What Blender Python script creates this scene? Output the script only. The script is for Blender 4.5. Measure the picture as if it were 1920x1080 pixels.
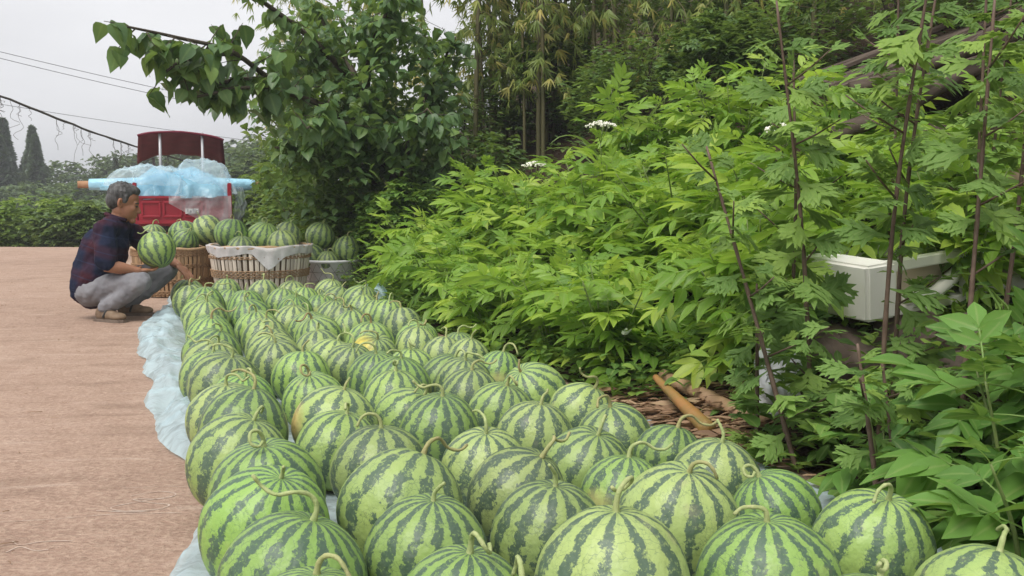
import bpy, bmesh, math, random
import numpy as np
from mathutils import Vector, Matrix, Quaternion, noise as mnoise

R = math.radians
S = bpy.context.scene
COL = S.collection
for o in list(bpy.data.objects):
    bpy.data.objects.remove(o, do_unlink=True)

# ------------------------------------------------------------------ camera
cam_d = bpy.data.cameras.new('camera')
cam_d.lens = 34.69
cam_d.sensor_width = 36.0
cam_d.clip_end = 2000.0
cam_d.clip_start = 0.05
cam = bpy.data.objects.new('camera', cam_d)
COL.objects.link(cam)
cam.location = (0, 0, 0.82)
cam.rotation_euler = (R(90 - 5.19), 0, 0)
S.camera = cam

# ------------------------------------------------------------------ sky (overcast)
SUN_EL, SUN_AZ = R(58), R(215)          # azimuth clockwise from +Y: behind the camera, a little left
W = bpy.data.worlds.new('World')
S.world = W
W.use_nodes = True
wn = W.node_tree
wn.nodes.clear()
w_out = wn.nodes.new('ShaderNodeOutputWorld')
w_bg = wn.nodes.new('ShaderNodeBackground')
w_sky = wn.nodes.new('ShaderNodeTexSky')
w_sky.sky_type = 'NISHITA'
w_sky.sun_disc = False
w_sky.sun_elevation = SUN_EL
w_sky.sun_rotation = SUN_AZ
w_sky.dust_density = 4.0
w_hs = wn.nodes.new('ShaderNodeHueSaturation')
w_hs.inputs['Saturation'].default_value = 0.12
w_mix = wn.nodes.new('ShaderNodeMix')
w_mix.data_type = 'RGBA'
w_mix.inputs[0].default_value = 0.82
w_tc = wn.nodes.new('ShaderNodeTexCoord')
w_map = wn.nodes.new('ShaderNodeMapping')
w_map.inputs['Scale'].default_value = (1.0, 1.0, 2.6)
w_no = wn.nodes.new('ShaderNodeTexNoise')
w_no.inputs['Scale'].default_value = 2.2
w_no.inputs['Detail'].default_value = 5.0
w_no.inputs['Roughness'].default_value = 0.5
w_cr = wn.nodes.new('ShaderNodeValToRGB')
w_cr.color_ramp.elements[0].position = 0.3
w_cr.color_ramp.elements[0].color = (3.95, 3.95, 4.12, 1)
w_cr.color_ramp.elements[1].position = 0.72
w_cr.color_ramp.elements[1].color = (5.4, 5.4, 5.55, 1)
wn.links.new(w_sky.outputs[0], w_hs.inputs['Color'])
wn.links.new(w_hs.outputs[0], w_mix.inputs['A'])
wn.links.new(w_tc.outputs['Generated'], w_map.inputs[0])
wn.links.new(w_map.outputs[0], w_no.inputs['Vector'])
wn.links.new(w_no.outputs[0], w_cr.inputs[0])
wn.links.new(w_cr.outputs[0], w_mix.inputs['B'])
wn.links.new(w_mix.outputs['Result'], w_bg.inputs[0])
w_bg.inputs[1].default_value = 0.1
wn.links.new(w_bg.outputs[0], w_out.inputs[0])

# ------------------------------------------------------------------ sun behind cloud
sun_d = bpy.data.lights.new('sun', 'SUN')
sun_d.energy = 1.5
sun_d.angle = R(34)
sun_d.color = (1.0, 0.96, 0.9)
sun = bpy.data.objects.new('sun', sun_d)
COL.objects.link(sun)
sdir = Vector((math.sin(SUN_AZ) * math.cos(SUN_EL), math.cos(SUN_AZ) * math.cos(SUN_EL), math.sin(SUN_EL)))
sun.rotation_euler = sdir.to_track_quat('Z', 'Y').to_euler()
sun.location = sdir * 30

# ------------------------------------------------------------------ exposure and render settings
S.view_settings.view_transform = 'Standard'
S.view_settings.look = 'None'
S.view_settings.exposure = 1.08
S.view_settings.gamma = 1.0
S.view_settings.use_curve_mapping = False
S.cycles.use_denoising = True
S.cycles.denoiser = 'OPENIMAGEDENOISE'
S.cycles.max_bounces = 8
S.cycles.diffuse_bounces = 5
S.cycles.glossy_bounces = 3
S.cycles.transmission_bounces = 4
S.cycles.transparent_max_bounces = 10
S.cycles.use_adaptive_sampling = True
S.cycles.adaptive_threshold = 0.015

# ================================================================== helpers
def tag(o, label=None, cat=None, group=None, kind=None):
    if label: o['label'] = label
    if cat: o['category'] = cat
    if group: o['group'] = group
    if kind: o['kind'] = kind
    return o

def empty(name, loc=(0, 0, 0), rz=0.0):
    o = bpy.data.objects.new(name, None)
    COL.objects.link(o)
    o.location = loc
    o.rotation_euler = (0, 0, rz)
    o.empty_display_size = 0.1
    return o

def link(name, me, parent=None, mat=None, loc=None, rot=None, scale=None):
    o = bpy.data.objects.new(name, me)
    COL.objects.link(o)
    if parent is not None: o.parent = parent
    if loc is not None: o.location = loc
    if rot is not None: o.rotation_euler = rot
    if scale is not None: o.scale = scale if hasattr(scale, '__len__') else (scale,) * 3
    if mat is not None and not me.materials: me.materials.append(mat)
    return o

def shade(me, on=True):
    me.polygons.foreach_set('use_smooth', [on] * len(me.polygons))

def bm_mesh(name, bm, smooth=True):
    me = bpy.data.meshes.new(name)
    bm.to_mesh(me)
    bm.free()
    shade(me, smooth)
    return me

def quads_mesh(name, V, F, attrs=None, smooth=True):
    """fast mesh from arrays: V (n,3), F (m,4)"""
    V = np.asarray(V, dtype=np.float32); F = np.asarray(F, dtype=np.int32)
    me = bpy.data.meshes.new(name)
    me.vertices.add(len(V)); me.vertices.foreach_set('co', V.ravel())
    k = F.shape[1]
    me.loops.add(F.size); me.loops.foreach_set('vertex_index', F.ravel())
    me.polygons.add(len(F))
    me.polygons.foreach_set('loop_start', np.arange(0, F.size, k, dtype=np.int32))
    me.polygons.foreach_set('loop_total', np.full(len(F), k, dtype=np.int32))
    for an, av in (attrs or {}).items():
        a = me.attributes.new(an, 'FLOAT', 'POINT')
        a.data.foreach_set('value', np.asarray(av, dtype=np.float32))
    me.update(calc_edges=True)
    shade(me, smooth)
    return me

def add_box(bm, c, s, rot=None):
    m = Matrix.Translation(c)
    if rot is not None: m = m @ rot.to_4x4()
    r = bmesh.ops.create_cube(bm, size=1.0, matrix=m @ Matrix.Diagonal((s[0], s[1], s[2], 1)))
    return r['verts']

def add_tube(bm, pts, radii, n=8, cap=True, squash=None):
    """swept tube through pts"""
    pts = [Vector(p) for p in pts]
    if not hasattr(radii, '__len__'): radii = [radii] * len(pts)
    rings = []
    ref = None
    for i, p in enumerate(pts):
        t = (pts[min(i + 1, len(pts) - 1)] - pts[max(i - 1, 0)]).normalized()
        if ref is None:
            ref = t.orthogonal().normalized()
        else:
            ref = (ref - t * ref.dot(t))
            ref = ref.normalized() if ref.length > 1e-6 else t.orthogonal().normalized()
        b = t.cross(ref)
        ring = []
        for k in range(n):
            a = 2 * math.pi * k / n
            ring.append(bm.verts.new(p + (ref * math.cos(a) + b * math.sin(a)) * radii[i]))
        rings.append(ring)
    for i in range(len(rings) - 1):
        for k in range(n):
            bm.faces.new((rings[i][k], rings[i][(k + 1) % n], rings[i + 1][(k + 1) % n], rings[i + 1][k]))
    if cap:
        try:
            bm.faces.new(list(reversed(rings[0]))); bm.faces.new(rings[-1])
        except ValueError:
            pass
    return rings

def tube_mesh(name, pts, radii, n=8, cap=True):
    bm = bmesh.new()
    add_tube(bm, pts, radii, n, cap)
    return bm_mesh(name, bm)

def spline(ctrl, n):
    """Catmull-Rom through control points"""
    P = [Vector(c) for c in ctrl]
    P = [P[0] * 2 - P[1]] + P + [P[-1] * 2 - P[-2]]
    out = []
    seg = len(P) - 3
    for i in range(n + 1):
        u = i / n * seg
        k = min(int(u), seg - 1); t = u - k
        a, b, c, d = P[k:k + 4]
        out.append(0.5 * ((2 * b) + (c - a) * t + (2 * a - 5 * b + 4 * c - d) * t * t + (3 * b - a - 3 * c + d) * t ** 3))
    return out

def lathe(bm, prof, n=32, cap_bottom=False, cap_top=False, wob=None):
    rings = []
    for (r, z) in prof:
        ring = []
        for k in range(n):
            a = 2 * math.pi * k / n
            rr = r * (1 + (wob(a, z) if wob else 0))
            ring.append(bm.verts.new((rr * math.cos(a), rr * math.sin(a), z)))
        rings.append(ring)
    for i in range(len(rings) - 1):
        for k in range(n):
            bm.faces.new((rings[i][k], rings[i][(k + 1) % n], rings[i + 1][(k + 1) % n], rings[i + 1][k]))
    if cap_bottom: bm.faces.new(list(reversed(rings[0])))
    if cap_top: bm.faces.new(rings[-1])
    return rings

ORD = ['first', 'second', 'third', 'fourth', 'fifth', 'sixth', 'seventh', 'eighth', 'ninth', 'tenth', 'eleventh', 'twelfth',
       'thirteenth', 'fourteenth', 'fifteenth', 'sixteenth', 'seventeenth', 'eighteenth', 'nineteenth', 'twentieth',
       'twenty-first', 'twenty-second', 'twenty-third', 'twenty-fourth', 'twenty-fifth', 'twenty-sixth', 'twenty-seventh',
       'twenty-eighth', 'twenty-ninth', 'thirtieth']

# ================================================================== materials
class Mat:
    def __init__(self, name):
        self.m = bpy.data.materials.new(name)
        self.m.use_nodes = True
        self.t = self.m.node_tree
        self.t.nodes.clear()
        self.out = self.t.nodes.new('ShaderNodeOutputMaterial')
    def n(self, typ, ins=None, **props):
        nd = self.t.nodes.new('ShaderNode' + typ)
        for k, v in props.items(): setattr(nd, k, v)
        for k, v in (ins or {}).items():
            self.set(nd.inputs[k], v)
        return nd
    def set(self, sock, v):
        if isinstance(v, bpy.types.NodeSocket): self.t.links.new(v, sock)
        elif isinstance(v, bpy.types.Node): self.t.links.new(v.outputs[0], sock)
        else:
            if hasattr(v, '__len__') and len(v) == 3 and sock.type == 'RGBA': v = (*v, 1)
            sock.default_value = v
    def math(self, op, a, b=0.0, c=0.0, clamp=False):
        nd = self.t.nodes.new('ShaderNodeMath'); nd.operation = op; nd.use_clamp = clamp
        self.set(nd.inputs[0], a); self.set(nd.inputs[1], b)
        if op in ('MULTIPLY_ADD', 'SMOOTH_MIN', 'WRAP', 'COMPARE'): self.set(nd.inputs[2], c)
        return nd.outputs[0]
    def mix(self, f, a, b, blend='MIX'):
        nd = self.t.nodes.new('ShaderNodeMix'); nd.data_type = 'RGBA'; nd.blend_type = blend
        self.set(nd.inputs[0], f); self.set(nd.inputs['A'], a); self.set(nd.inputs['B'], b)
        return nd.outputs['Result']
    def ramp(self, f, stops):
        nd = self.t.nodes.new('ShaderNodeValToRGB')
        cr = nd.color_ramp
        while len(cr.elements) < len(stops): cr.elements.new(0.5)
        for e, (p, c) in zip(cr.elements, stops):
            e.position = p
            e.color = (*c, 1) if hasattr(c, '__len__') else (c, c, c, 1)
        self.set(nd.inputs[0], f)
        return nd.outputs[0]
    def noise(self, vec, scale, detail=3.0, rough=0.55, w=None, dist=0.0):
        nd = self.t.nodes.new('ShaderNodeTexNoise')
        if w is not None: nd.noise_dimensions = '4D'; self.set(nd.inputs['W'], w)
        if vec is not None: self.set(nd.inputs['Vector'], vec)
        self.set(nd.inputs['Scale'], scale); nd.inputs['Detail'].default_value = detail
        nd.inputs['Roughness'].default_value = rough; nd.inputs['Distortion'].default_value = dist
        return nd.outputs[0]
    def bump(self, h, strength=0.3, dist=0.02):
        nd = self.t.nodes.new('ShaderNodeBump')
        nd.inputs['Strength'].default_value = strength; nd.inputs['Distance'].default_value = dist
        self.set(nd.inputs['Height'], h)
        return nd.outputs[0]
    def surf(self, s):
        self.t.links.new(s.outputs[0] if isinstance(s, bpy.types.Node) else s, self.out.inputs[0])
        return self.m
    def bsdf(self, col, rough=0.6, spec=0.4, **kw):
        nd = self.t.nodes.new('ShaderNodeBsdfPrincipled')
        self.set(nd.inputs['Base Color'], col); self.set(nd.inputs['Roughness'], rough)
        self.set(nd.inputs['Specular IOR Level'], spec)
        for k, v in kw.items(): self.set(nd.inputs[k.replace('_', ' ')], v)
        return nd

def simple(name, c1, c2=None, scale=8.0, rough=0.6, spec=0.4, bump=0.0, metallic=0.0, stretch=(1, 1, 1), detail=4.0, rand=0.0):
    m = Mat(name)
    tc = m.n('TexCoord')
    mp = m.n('Mapping', {'Vector': tc.outputs['Object'], 'Scale': stretch})
    no = m.noise(mp.outputs[0], scale, detail)
    f = m.ramp(no, [(0.3, 0.0), (0.7, 1.0)])
    col = m.mix(f, c1, c2 or c1)
    if rand:
        oi = m.n('ObjectInfo')
        hs = m.n('HueSaturation', {'Color': col, 'Value': m.math('MULTIPLY_ADD', oi.outputs['Random'], rand, 1 - rand / 2)})
        col = hs.outputs[0]
    b = m.bsdf(col, rough, spec, Metallic=metallic)
    if bump: m.set(b.inputs['Normal'], m.bump(no, bump, 0.01))
    return m.surf(b)

def leaf_mat(name, c1, c2, c3=None, tw=0.35, trans=(0.3, 0.42, 0.05), rough=0.42, rib=(0.32, 0.42, 0.14), rib_amt=0.45, spec=0.35):
    m = Mat(name)
    at_r = m.n('Attribute', attribute_name='rnd')
    at_m = m.n('Attribute', attribute_name='mid')
    oi = m.n('ObjectInfo')
    r = m.math('FRACT', m.math('ADD', at_r.outputs['Fac'], oi.outputs['Random']))
    tc = m.n('TexCoord')
    blot = m.noise(tc.outputs['Object'], 14.0, 2.0)
    r2 = m.math('ADD', m.math('MULTIPLY', r, 0.75), m.math('MULTIPLY', blot, 0.25))
    stops = [(0.12, c1), (0.65, c2)]
    if c3: stops.append((0.9, c3))
    col = m.ramp(r2, stops)
    ribf = m.math('MULTIPLY', m.ramp(at_m.outputs['Fac'], [(0.80, 0.0), (0.97, 1.0)]), rib_amt)
    col = m.mix(ribf, col, rib)
    b = m.bsdf(col, rough, spec)
    t = m.n('BsdfTranslucent', {'Color': m.mix(0.5, col, trans)})
    mx = m.n('MixShader', {0: tw, 1: b.outputs[0], 2: t.outputs[0]})
    return m.surf(mx)

M = {}
M['elder'] = leaf_mat('elder_leaf', (0.145, 0.285, 0.042), (0.28, 0.455, 0.066), (0.46, 0.59, 0.095), tw=0.48, trans=(0.40, 0.58, 0.05))
M['elder_big'] = leaf_mat('broad_elder_leaf', (0.08, 0.19, 0.04), (0.16, 0.32, 0.065), tw=0.4)
M['mugwort'] = leaf_mat('mugwort_leaf', (0.11, 0.21, 0.055), (0.21, 0.345, 0.09), (0.34, 0.49, 0.10), tw=0.42, rough=0.6, spec=0.2)
M['mulberry'] = leaf_mat('mulberry_leaf', (0.06, 0.125, 0.05), (0.125, 0.225, 0.08), (0.23, 0.35, 0.09), tw=0.38, rough=0.38, rib_amt=0.25)
M['vine'] = leaf_mat('vine_leaf', (0.085, 0.18, 0.04), (0.17, 0.31, 0.065), (0.30, 0.42, 0.08), tw=0.4)
M['bamboo_leaf'] = leaf_mat('bamboo_leaf', (0.14, 0.21, 0.055), (0.32, 0.39, 0.10), (0.52, 0.42, 0.13), tw=0.42, rib_amt=0.1)
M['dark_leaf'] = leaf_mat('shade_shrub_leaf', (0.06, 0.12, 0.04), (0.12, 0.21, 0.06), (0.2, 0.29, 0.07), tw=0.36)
M['light_leaf'] = leaf_mat('light_shrub_leaf', (0.09, 0.17, 0.035), (0.18, 0.28, 0.055), (0.30, 0.39, 0.08), tw=0.38)
M['far_leaf'] = leaf_mat('far_leaf', (0.07, 0.12, 0.05), (0.13, 0.20, 0.07), (0.21, 0.28, 0.09), tw=0.3)
M['distant'] = leaf_mat('distant_leaf', (0.04, 0.075, 0.035), (0.085, 0.14, 0.05), (0.16, 0.22, 0.07), tw=0.25)
M['cypress'] = leaf_mat('cypress_spray', (0.045, 0.08, 0.05), (0.075, 0.115, 0.065), tw=0.2, rib_amt=0.0)
M['dry_leaf'] = leaf_mat('dry_leaf', (0.13, 0.075, 0.04), (0.28, 0.17, 0.10), (0.38, 0.27, 0.16), tw=0.12, trans=(0.25, 0.15, 0.06), rough=0.7, rib_amt=0.1)
M['strap'] = leaf_mat('strap_leaf', (0.10, 0.17, 0.06), (0.20, 0.30, 0.10), tw=0.3, rib=(0.4, 0.46, 0.25), rib_amt=0.6)
M['weed'] = leaf_mat('weed_leaf', (0.07, 0.15, 0.035), (0.14, 0.26, 0.05), (0.26, 0.38, 0.07), tw=0.35)
M['green_stem'] = simple('green_stem', (0.12, 0.18, 0.05), (0.19, 0.24, 0.08), 20, 0.5)
M['purple_stem'] = simple('purple_stem', (0.10, 0.062, 0.045), (0.17, 0.115, 0.085), 30, 0.6)
M['bark'] = simple('bark', (0.10, 0.08, 0.06), (0.2, 0.165, 0.125), 18, 0.85, 0.2, 0.5, stretch=(1, 1, .3))
M['twig'] = simple('twig', (0.055, 0.045, 0.035), (0.11, 0.09, 0.065), 18, 0.8, 0.2)
M['culm'] = simple('bamboo_culm', (0.10, 0.105, 0.045), (0.21, 0.175, 0.085), 6, 0.45, 0.4, stretch=(1, 1, .3), rand=0.6)
M['blossom'] = simple('blossom', (0.75, 0.74, 0.6), (0.85, 0.84, 0.76), 60, 0.7)

def melon_mat(name, spot=None, spot_col=(0.75, 0.5, 0.08), spot_r=(0.35, 0.75)):
    m = Mat(name)
    tc = m.n('TexCoord')
    P = tc.outputs['Object']
    oi = m.n('ObjectInfo')
    rnd = oi.outputs['Random']
    sep = m.n('SeparateXYZ', {0: P})
    W1 = m.math('MULTIPLY', rnd, 37.0)
    r2 = m.math('FRACT', m.math('MULTIPLY', rnd, 7.13))
    r3 = m.math('FRACT', m.math('MULTIPLY', rnd, 13.7))
    phi = m.math('ARCTAN2', sep.outputs[1], sep.outputs[0])
    nstripe = m.math('ADD', 11.0, m.math('FLOOR', m.math('MULTIPLY', r2, 5.0)))
    # distance from the axis: stripes tighten towards the stem
    rad = m.math('SQRT', m.math('ADD', m.math('MULTIPLY', sep.outputs[0], sep.outputs[0]), m.math('MULTIPLY', sep.outputs[1], sep.outputs[1])))
    warp = m.math('MULTIPLY_ADD', m.noise(P, 2.4, 2.0, 0.5, W1), 3.4, -1.7)
    jag = m.math('MULTIPLY_ADD', m.noise(P, 6.5, 5.0, 0.72, W1), 7.6, -3.8)
    amp = m.math('MULTIPLY', rad, 1.1)
    ph = m.math('ADD', m.math('MULTIPLY', phi, nstripe), m.math('MULTIPLY', m.math('ADD', warp, jag), amp))
    s = m.math('SINE', ph)
    # coverage varies along and between stripes
    cov = m.math('MULTIPLY_ADD', m.noise(P, 3.4, 3.0, 0.55, m.math('ADD', W1, 9.0)), 2.6, -1.12)
    cov = m.math('ADD', cov, m.math('MULTIPLY', m.math('SUBTRACT', r3, 0.8), 0.5))
    cov = m.math('SUBTRACT', cov, m.math('MULTIPLY', m.math('SUBTRACT', 1.0, rad), 0.12))
    dark = m.ramp(m.math('SUBTRACT', s, cov), [(0.0, 0.0), (0.09, 0.75), (0.3, 1.0)])
    # pale nicks inside the dark stripes
    nick = m.ramp(m.noise(P, 16.0, 4.0, 0.7, W1), [(0.53, 0.0), (0.63, 0.75)])
    dark = m.math('MULTIPLY', dark, m.math('SUBTRACT', 1.0, nick))
    # thin broken veins between them
    vor = m.n('TexVoronoi', {'Vector': m.n('VectorMath', {0: P, 1: m.n('CombineXYZ', {0: m.math('MULTIPLY', jag, 0.05), 1: m.math('MULTIPLY', warp, 0.05), 2: W1}).outputs[0]}, operation='ADD').outputs[0], 'Scale': 11.0}, feature='DISTANCE_TO_EDGE')
    vein = m.ramp(vor.outputs['Distance'], [(0.0, 1.0), (0.06, 0.0)])
    vein = m.math('MULTIPLY', vein, m.ramp(m.noise(P, 5.0, 2.0, 0.5, W1), [(0.42, 0.0), (0.58, 0.7)]))
    # hairline meridians near the stem
    fine = m.math('SINE', m.math('ADD', m.math('MULTIPLY', phi, m.math('MULTIPLY', nstripe, 2.0)), m.math('MULTIPLY', warp, 0.5)))
    fine = m.math('MULTIPLY', m.ramp(fine, [(0.72, 0.0), (1.0, 0.5)]), m.ramp(rad, [(0.12, 0.9), (0.62, 0.0)]))
    dots = m.ramp(m.n('TexVoronoi', {'Vector': P, 'Scale': 34.0}).outputs['Distance'], [(0.05, 0.45), (0.17, 0.0)])
    green = m.mix(m.noise(P, 2.0, 3.0, 0.5, W1), (0.205, 0.33, 0.078), (0.345, 0.455, 0.10))
    green = m.mix(m.math('MULTIPLY', r2, 0.5), green, (0.22, 0.34, 0.115))
    deep = m.mix(m.noise(P, 12.0, 3.0, 0.6, W1), (0.034, 0.070, 0.042), (0.066, 0.115, 0.068))
    f = m.math('MAXIMUM', m.math('MAXIMUM', dark, vein), m.math('MAXIMUM', fine, dots))
    col = m.mix(f, green, deep)
    # pale resting patch and dusty scuffs on some fruit
    ang = m.math('MULTIPLY', r3, 40.0)
    gd = m.n('VectorMath', {0: P, 1: m.n('CombineXYZ', {0: m.math('COSINE', ang), 1: m.math('SINE', ang), 2: -0.25}).outputs[0]}, operation='DISTANCE').outputs['Value']
    gm = m.math('MULTIPLY', m.ramp(m.math('ADD', gd, m.math('MULTIPLY', jag, 0.03)), [(0.30, 0.75), (0.62, 0.0)]), m.math('GREATER_THAN', r2, 0.72))
    col = m.mix(gm, col, (0.50, 0.47, 0.20))
    dust = m.ramp(m.noise(P, 2.7, 5.0, 0.65, m.math('ADD', W1, 20.0)), [(0.58, 0.0), (0.75, 0.4)])
    col = m.mix(m.math('MULTIPLY', dust, r3), col, (0.34, 0.28, 0.18))
    hsv = m.n('HueSaturation', {'Color': col, 'Value': m.math('MULTIPLY_ADD', r3, 0.34, 0.80), 'Saturation': m.math('MULTIPLY_ADD', r2, 0.25, 0.88), 'Hue': m.math('MULTIPLY_ADD', r2, 0.025, 0.485)})
    col = hsv.outputs[0]
    if spot:
        d = m.n('VectorMath', {0: P, 1: spot}, operation='DISTANCE').outputs['Value']
        d = m.math('ADD', d, m.math('MULTIPLY', jag, 0.04))
        mask = m.ramp(d, [(spot_r[0], 0.92), (spot_r[1], 0.0)])
        col = m.mix(mask, col, m.mix(m.math('MULTIPLY', dark, 0.35), spot_col, (0.25, 0.24, 0.03)))
    # waxy bloom
    bloom = m.noise(P, 1.6, 2.0, 0.5, m.math('ADD', W1, 4.0))
    col = m.mix(m.math('MULTIPLY', bloom, 0.13), col, (0.40, 0.50, 0.38))
    b = m.bsdf(col, m.math('MULTIPLY_ADD', bloom, 0.2, 0.34), 0.42)
    h = m.math('ADD', m.noise(P, 5.0, 2.0), m.math('MULTIPLY', m.noise(P, 60.0, 2.0), 0.06))
    m.set(b.inputs['Normal'], m.bump(h, 0.12, 0.05))
    return m.surf(b)

M['melon'] = melon_mat('melon_rind')
M['melon_yellow'] = melon_mat('melon_rind_yellow', (-0.75, -0.55, 0.35), (0.62, 0.50, 0.07), (0.55, 1.25))
M['melon_tan'] = melon_mat('melon_rind_tan', (-0.95, -0.3, -0.1), (0.62, 0.45, 0.17), (0.28, 0.62))
def stem_mat():
    m = Mat('melon_stem')
    tc = m.n('TexCoord'); oi = m.n('ObjectInfo')
    no = m.noise(tc.outputs['Object'], 45.0, 4.0, 0.6)
    col = m.mix(m.ramp(no, [(0.35, 0.0), (0.65, 1.0)]), (0.27, 0.34, 0.13), (0.42, 0.46, 0.22))
    col = m.mix(m.math('MULTIPLY', m.ramp(oi.outputs['Random'], [(0.55, 0.0), (1.0, 0.75)]), m.ramp(no, [(0.3, 0.5), (0.7, 1.0)])), col, (0.30, 0.21, 0.10))
    b = m.bsdf(col, 0.7, 0.2)
    m.set(b.inputs['Normal'], m.bump(m.noise(tc.outputs['Object'], 160.0, 3.0), 0.5, 0.004))
    return m.surf(b)
M['melon_stem'] = stem_mat()
M['melon_stem_dry'] = simple('melon_stem_dry', (0.20, 0.11, 0.05), (0.42, 0.40, 0.20), 14, 0.6, 0.3)

def road_mat():
    m = Mat('road_concrete')
    tc = m.n('TexCoord')
    rot = m.n('Mapping', {'Vector': tc.outputs['Object'], 'Rotation': (0, 0, R(-6))})
    P = rot.outputs[0]
    st = m.n('Mapping', {'Vector': P, 'Scale': (1.0, 1.25, 1.0)}).outputs[0]
    streak = m.noise(st, 7.0, 6.0, 0.65)
    st2 = m.n('Mapping', {'Vector': P, 'Scale': (3.2, 7.0, 1.0)}).outputs[0]
    scratch = m.noise(st2, 9.0, 5.0, 0.7)
    big = m.noise(P, 0.7, 4.0, 0.55)
    fine = m.noise(P, 60.0, 4.0, 0.7)
    gritv = m.n('TexVoronoi', {'Vector': P, 'Scale': 85.0})
    col = m.ramp(m.math('ADD', m.math('MULTIPLY', streak, 0.55), m.math('MULTIPLY', big, 0.45)),
                 [(0.30, (0.245, 0.158, 0.118)), (0.5, (0.36, 0.240, 0.182)), (0.68, (0.455, 0.325, 0.258))])
    col = m.mix(m.math('MULTIPLY', m.ramp(scratch, [(0.57, 0.0), (0.70, 1.0)]), 0.42), col, (0.17, 0.105, 0.075))
    col = m.mix(m.math('MULTIPLY', m.ramp(scratch, [(0.26, 1.0), (0.42, 0.0)]), 0.28), col, (0.62, 0.48, 0.38))
    col = m.mix(m.math('MULTIPLY', m.ramp(fine, [(0.42, 0.0), (0.68, 1.0)]), 0.6), col, (0.56, 0.42, 0.32))
    col = m.mix(m.math('MULTIPLY', m.ramp(gritv.outputs['Distance'], [(0.06, 1.0), (0.22, 0.0)]), m.ramp(m.noise(P, 5.0, 3.0), [(0.5, 0.0), (0.62, 0.55)])), col, (0.13, 0.08, 0.055))
    stain = m.ramp(m.noise(m.n('Mapping', {'Vector': P, 'Scale': (0.6, 1.5, 1)}).outputs[0], 2.3, 4.0, 0.6), [(0.56, 0.0), (0.74, 0.5)])
    col = m.mix(stain, col, (0.13, 0.078, 0.052))
    ln = m.n('TexWave', {'Vector': P, 'Scale': 1.15, 'Distortion': 2.2, 'Detail': 3.0, 'Detail Scale': 1.5}, wave_type='BANDS', bands_direction='Y')
    col = m.mix(m.math('MULTIPLY', m.ramp(ln.outputs['Fac'], [(0.0, 1.0), (0.05, 0.0)]), m.ramp(m.noise(P, 1.7, 3.0), [(0.48, 0.0), (0.66, 0.32)])), col, (0.15, 0.078, 0.052))
    col = m.mix(m.math('MULTIPLY', m.ramp(ln.outputs['Fac'], [(0.96, 0.0), (1.0, 1.0)]), m.ramp(m.noise(P, 2.1, 3.0), [(0.5, 0.0), (0.65, 0.4)])), col, (0.62, 0.50, 0.41))
    b = m.bsdf(col, 0.86, 0.2)
    h = m.math('ADD', m.math('MULTIPLY', scratch, 0.9), m.math('ADD', m.math('MULTIPLY', fine, 0.5), m.math('MULTIPLY', streak, 0.6)))
    m.set(b.inputs['Normal'], m.bump(h, 0.8, 0.02))
    return m.surf(b)
M['road'] = road_mat()

def soil_mat():
    m = Mat('soil')
    tc = m.n('TexCoord'); P = tc.outputs['Object']
    a = m.noise(P, 1.4, 5.0, 0.6); c = m.noise(P, 22.0, 4.0, 0.7)
    col = m.ramp(m.math('ADD', m.math('MULTIPLY', a, 0.5), m.math('MULTIPLY', c, 0.5)), [(0.3, (0.022, 0.015, 0.010)), (0.55, (0.050, 0.034, 0.022)), (0.75, (0.085, 0.06, 0.04))])
    b = m.bsdf(col, 0.95, 0.1)
    m.set(b.inputs['Normal'], m.bump(c, 0.8, 0.03))
    return m.surf(b)
M['soil'] = soil_mat()

def film_mat(name, col, alpha, rough=0.22, trans=0.45, spec=0.5):
    m = Mat(name)
    tc = m.n('TexCoord'); P = tc.outputs['Object']
    no = m.noise(P, 9.0, 5.0, 0.6, dist=0.6)
    c = m.mix(no, col, tuple(min(1, x * 1.12 + 0.03) for x in col))
    b = m.bsdf(c, rough, spec)
    wv = m.n('VectorMath', {0: P, 1: m.n('CombineXYZ', {0: m.math('MULTIPLY', no, .12), 1: m.math('MULTIPLY', no, .09), 2: 0.0}).outputs[0]}, operation='ADD').outputs[0]
    v1 = m.n('TexVoronoi', {'Vector': wv, 'Scale': 8.0}, feature='F1').outputs['Distance']
    v2 = m.n('TexVoronoi', {'Vector': wv, 'Scale': 24.0}, feature='F1').outputs['Distance']
    hh = m.math('ADD', m.math('MULTIPLY', v1, 1.0), m.math('ADD', m.math('MULTIPLY', v2, 0.4), m.math('MULTIPLY', no, 0.4)))
    m.set(b.inputs['Normal'], m.bump(hh, 0.5, 0.03))
    t = m.n('BsdfTranslucent', {'Color': c})
    mx = m.n('MixShader', {0: trans, 1: b.outputs[0], 2: t.outputs[0]})
    tr = m.n('BsdfTransparent', {'Color': tuple(min(1, 0.75 + 0.25 * x) for x in col)})
    a = m.math('MULTIPLY_ADD', no, 0.35, alpha - 0.17, clamp=True)
    return m.surf(m.n('MixShader', {0: a, 1: tr.outputs[0], 2: mx.outputs[0]}))
M['film_ground'] = film_mat('ground_film', (0.64, 0.82, 0.90), 0.74, rough=0.16, spec=0.7)
M['film_blue'] = film_mat('blue_film', (0.42, 0.74, 0.90), 0.66, rough=0.16, spec=0.7)
M['film_roll'] = film_mat('rolled_film', (0.36, 0.68, 0.86), 1.3, rough=0.3, trans=0.15)
M['film_clear'] = film_mat('clear_film', (0.74, 0.87, 0.93), 0.32, rough=0.1, spec=0.8)
M['bag_white'] = film_mat('white_bag', (0.80, 0.82, 0.84), 0.95)
M['card'] = simple('cardboard', (0.33, 0.18, 0.10), (0.42, 0.25, 0.15), 15, 0.85, 0.1)
M['chalk'] = simple('chalk', (0.44, 0.32, 0.25), (0.60, 0.50, 0.43), 40, 0.95, 0.05)
M['slat'] = simple('bamboo_slat', (0.30, 0.185, 0.095), (0.47, 0.33, 0.20), 16, 0.6, 0.3, 0.2, stretch=(1, 1, .25), rand=0.5)
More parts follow.
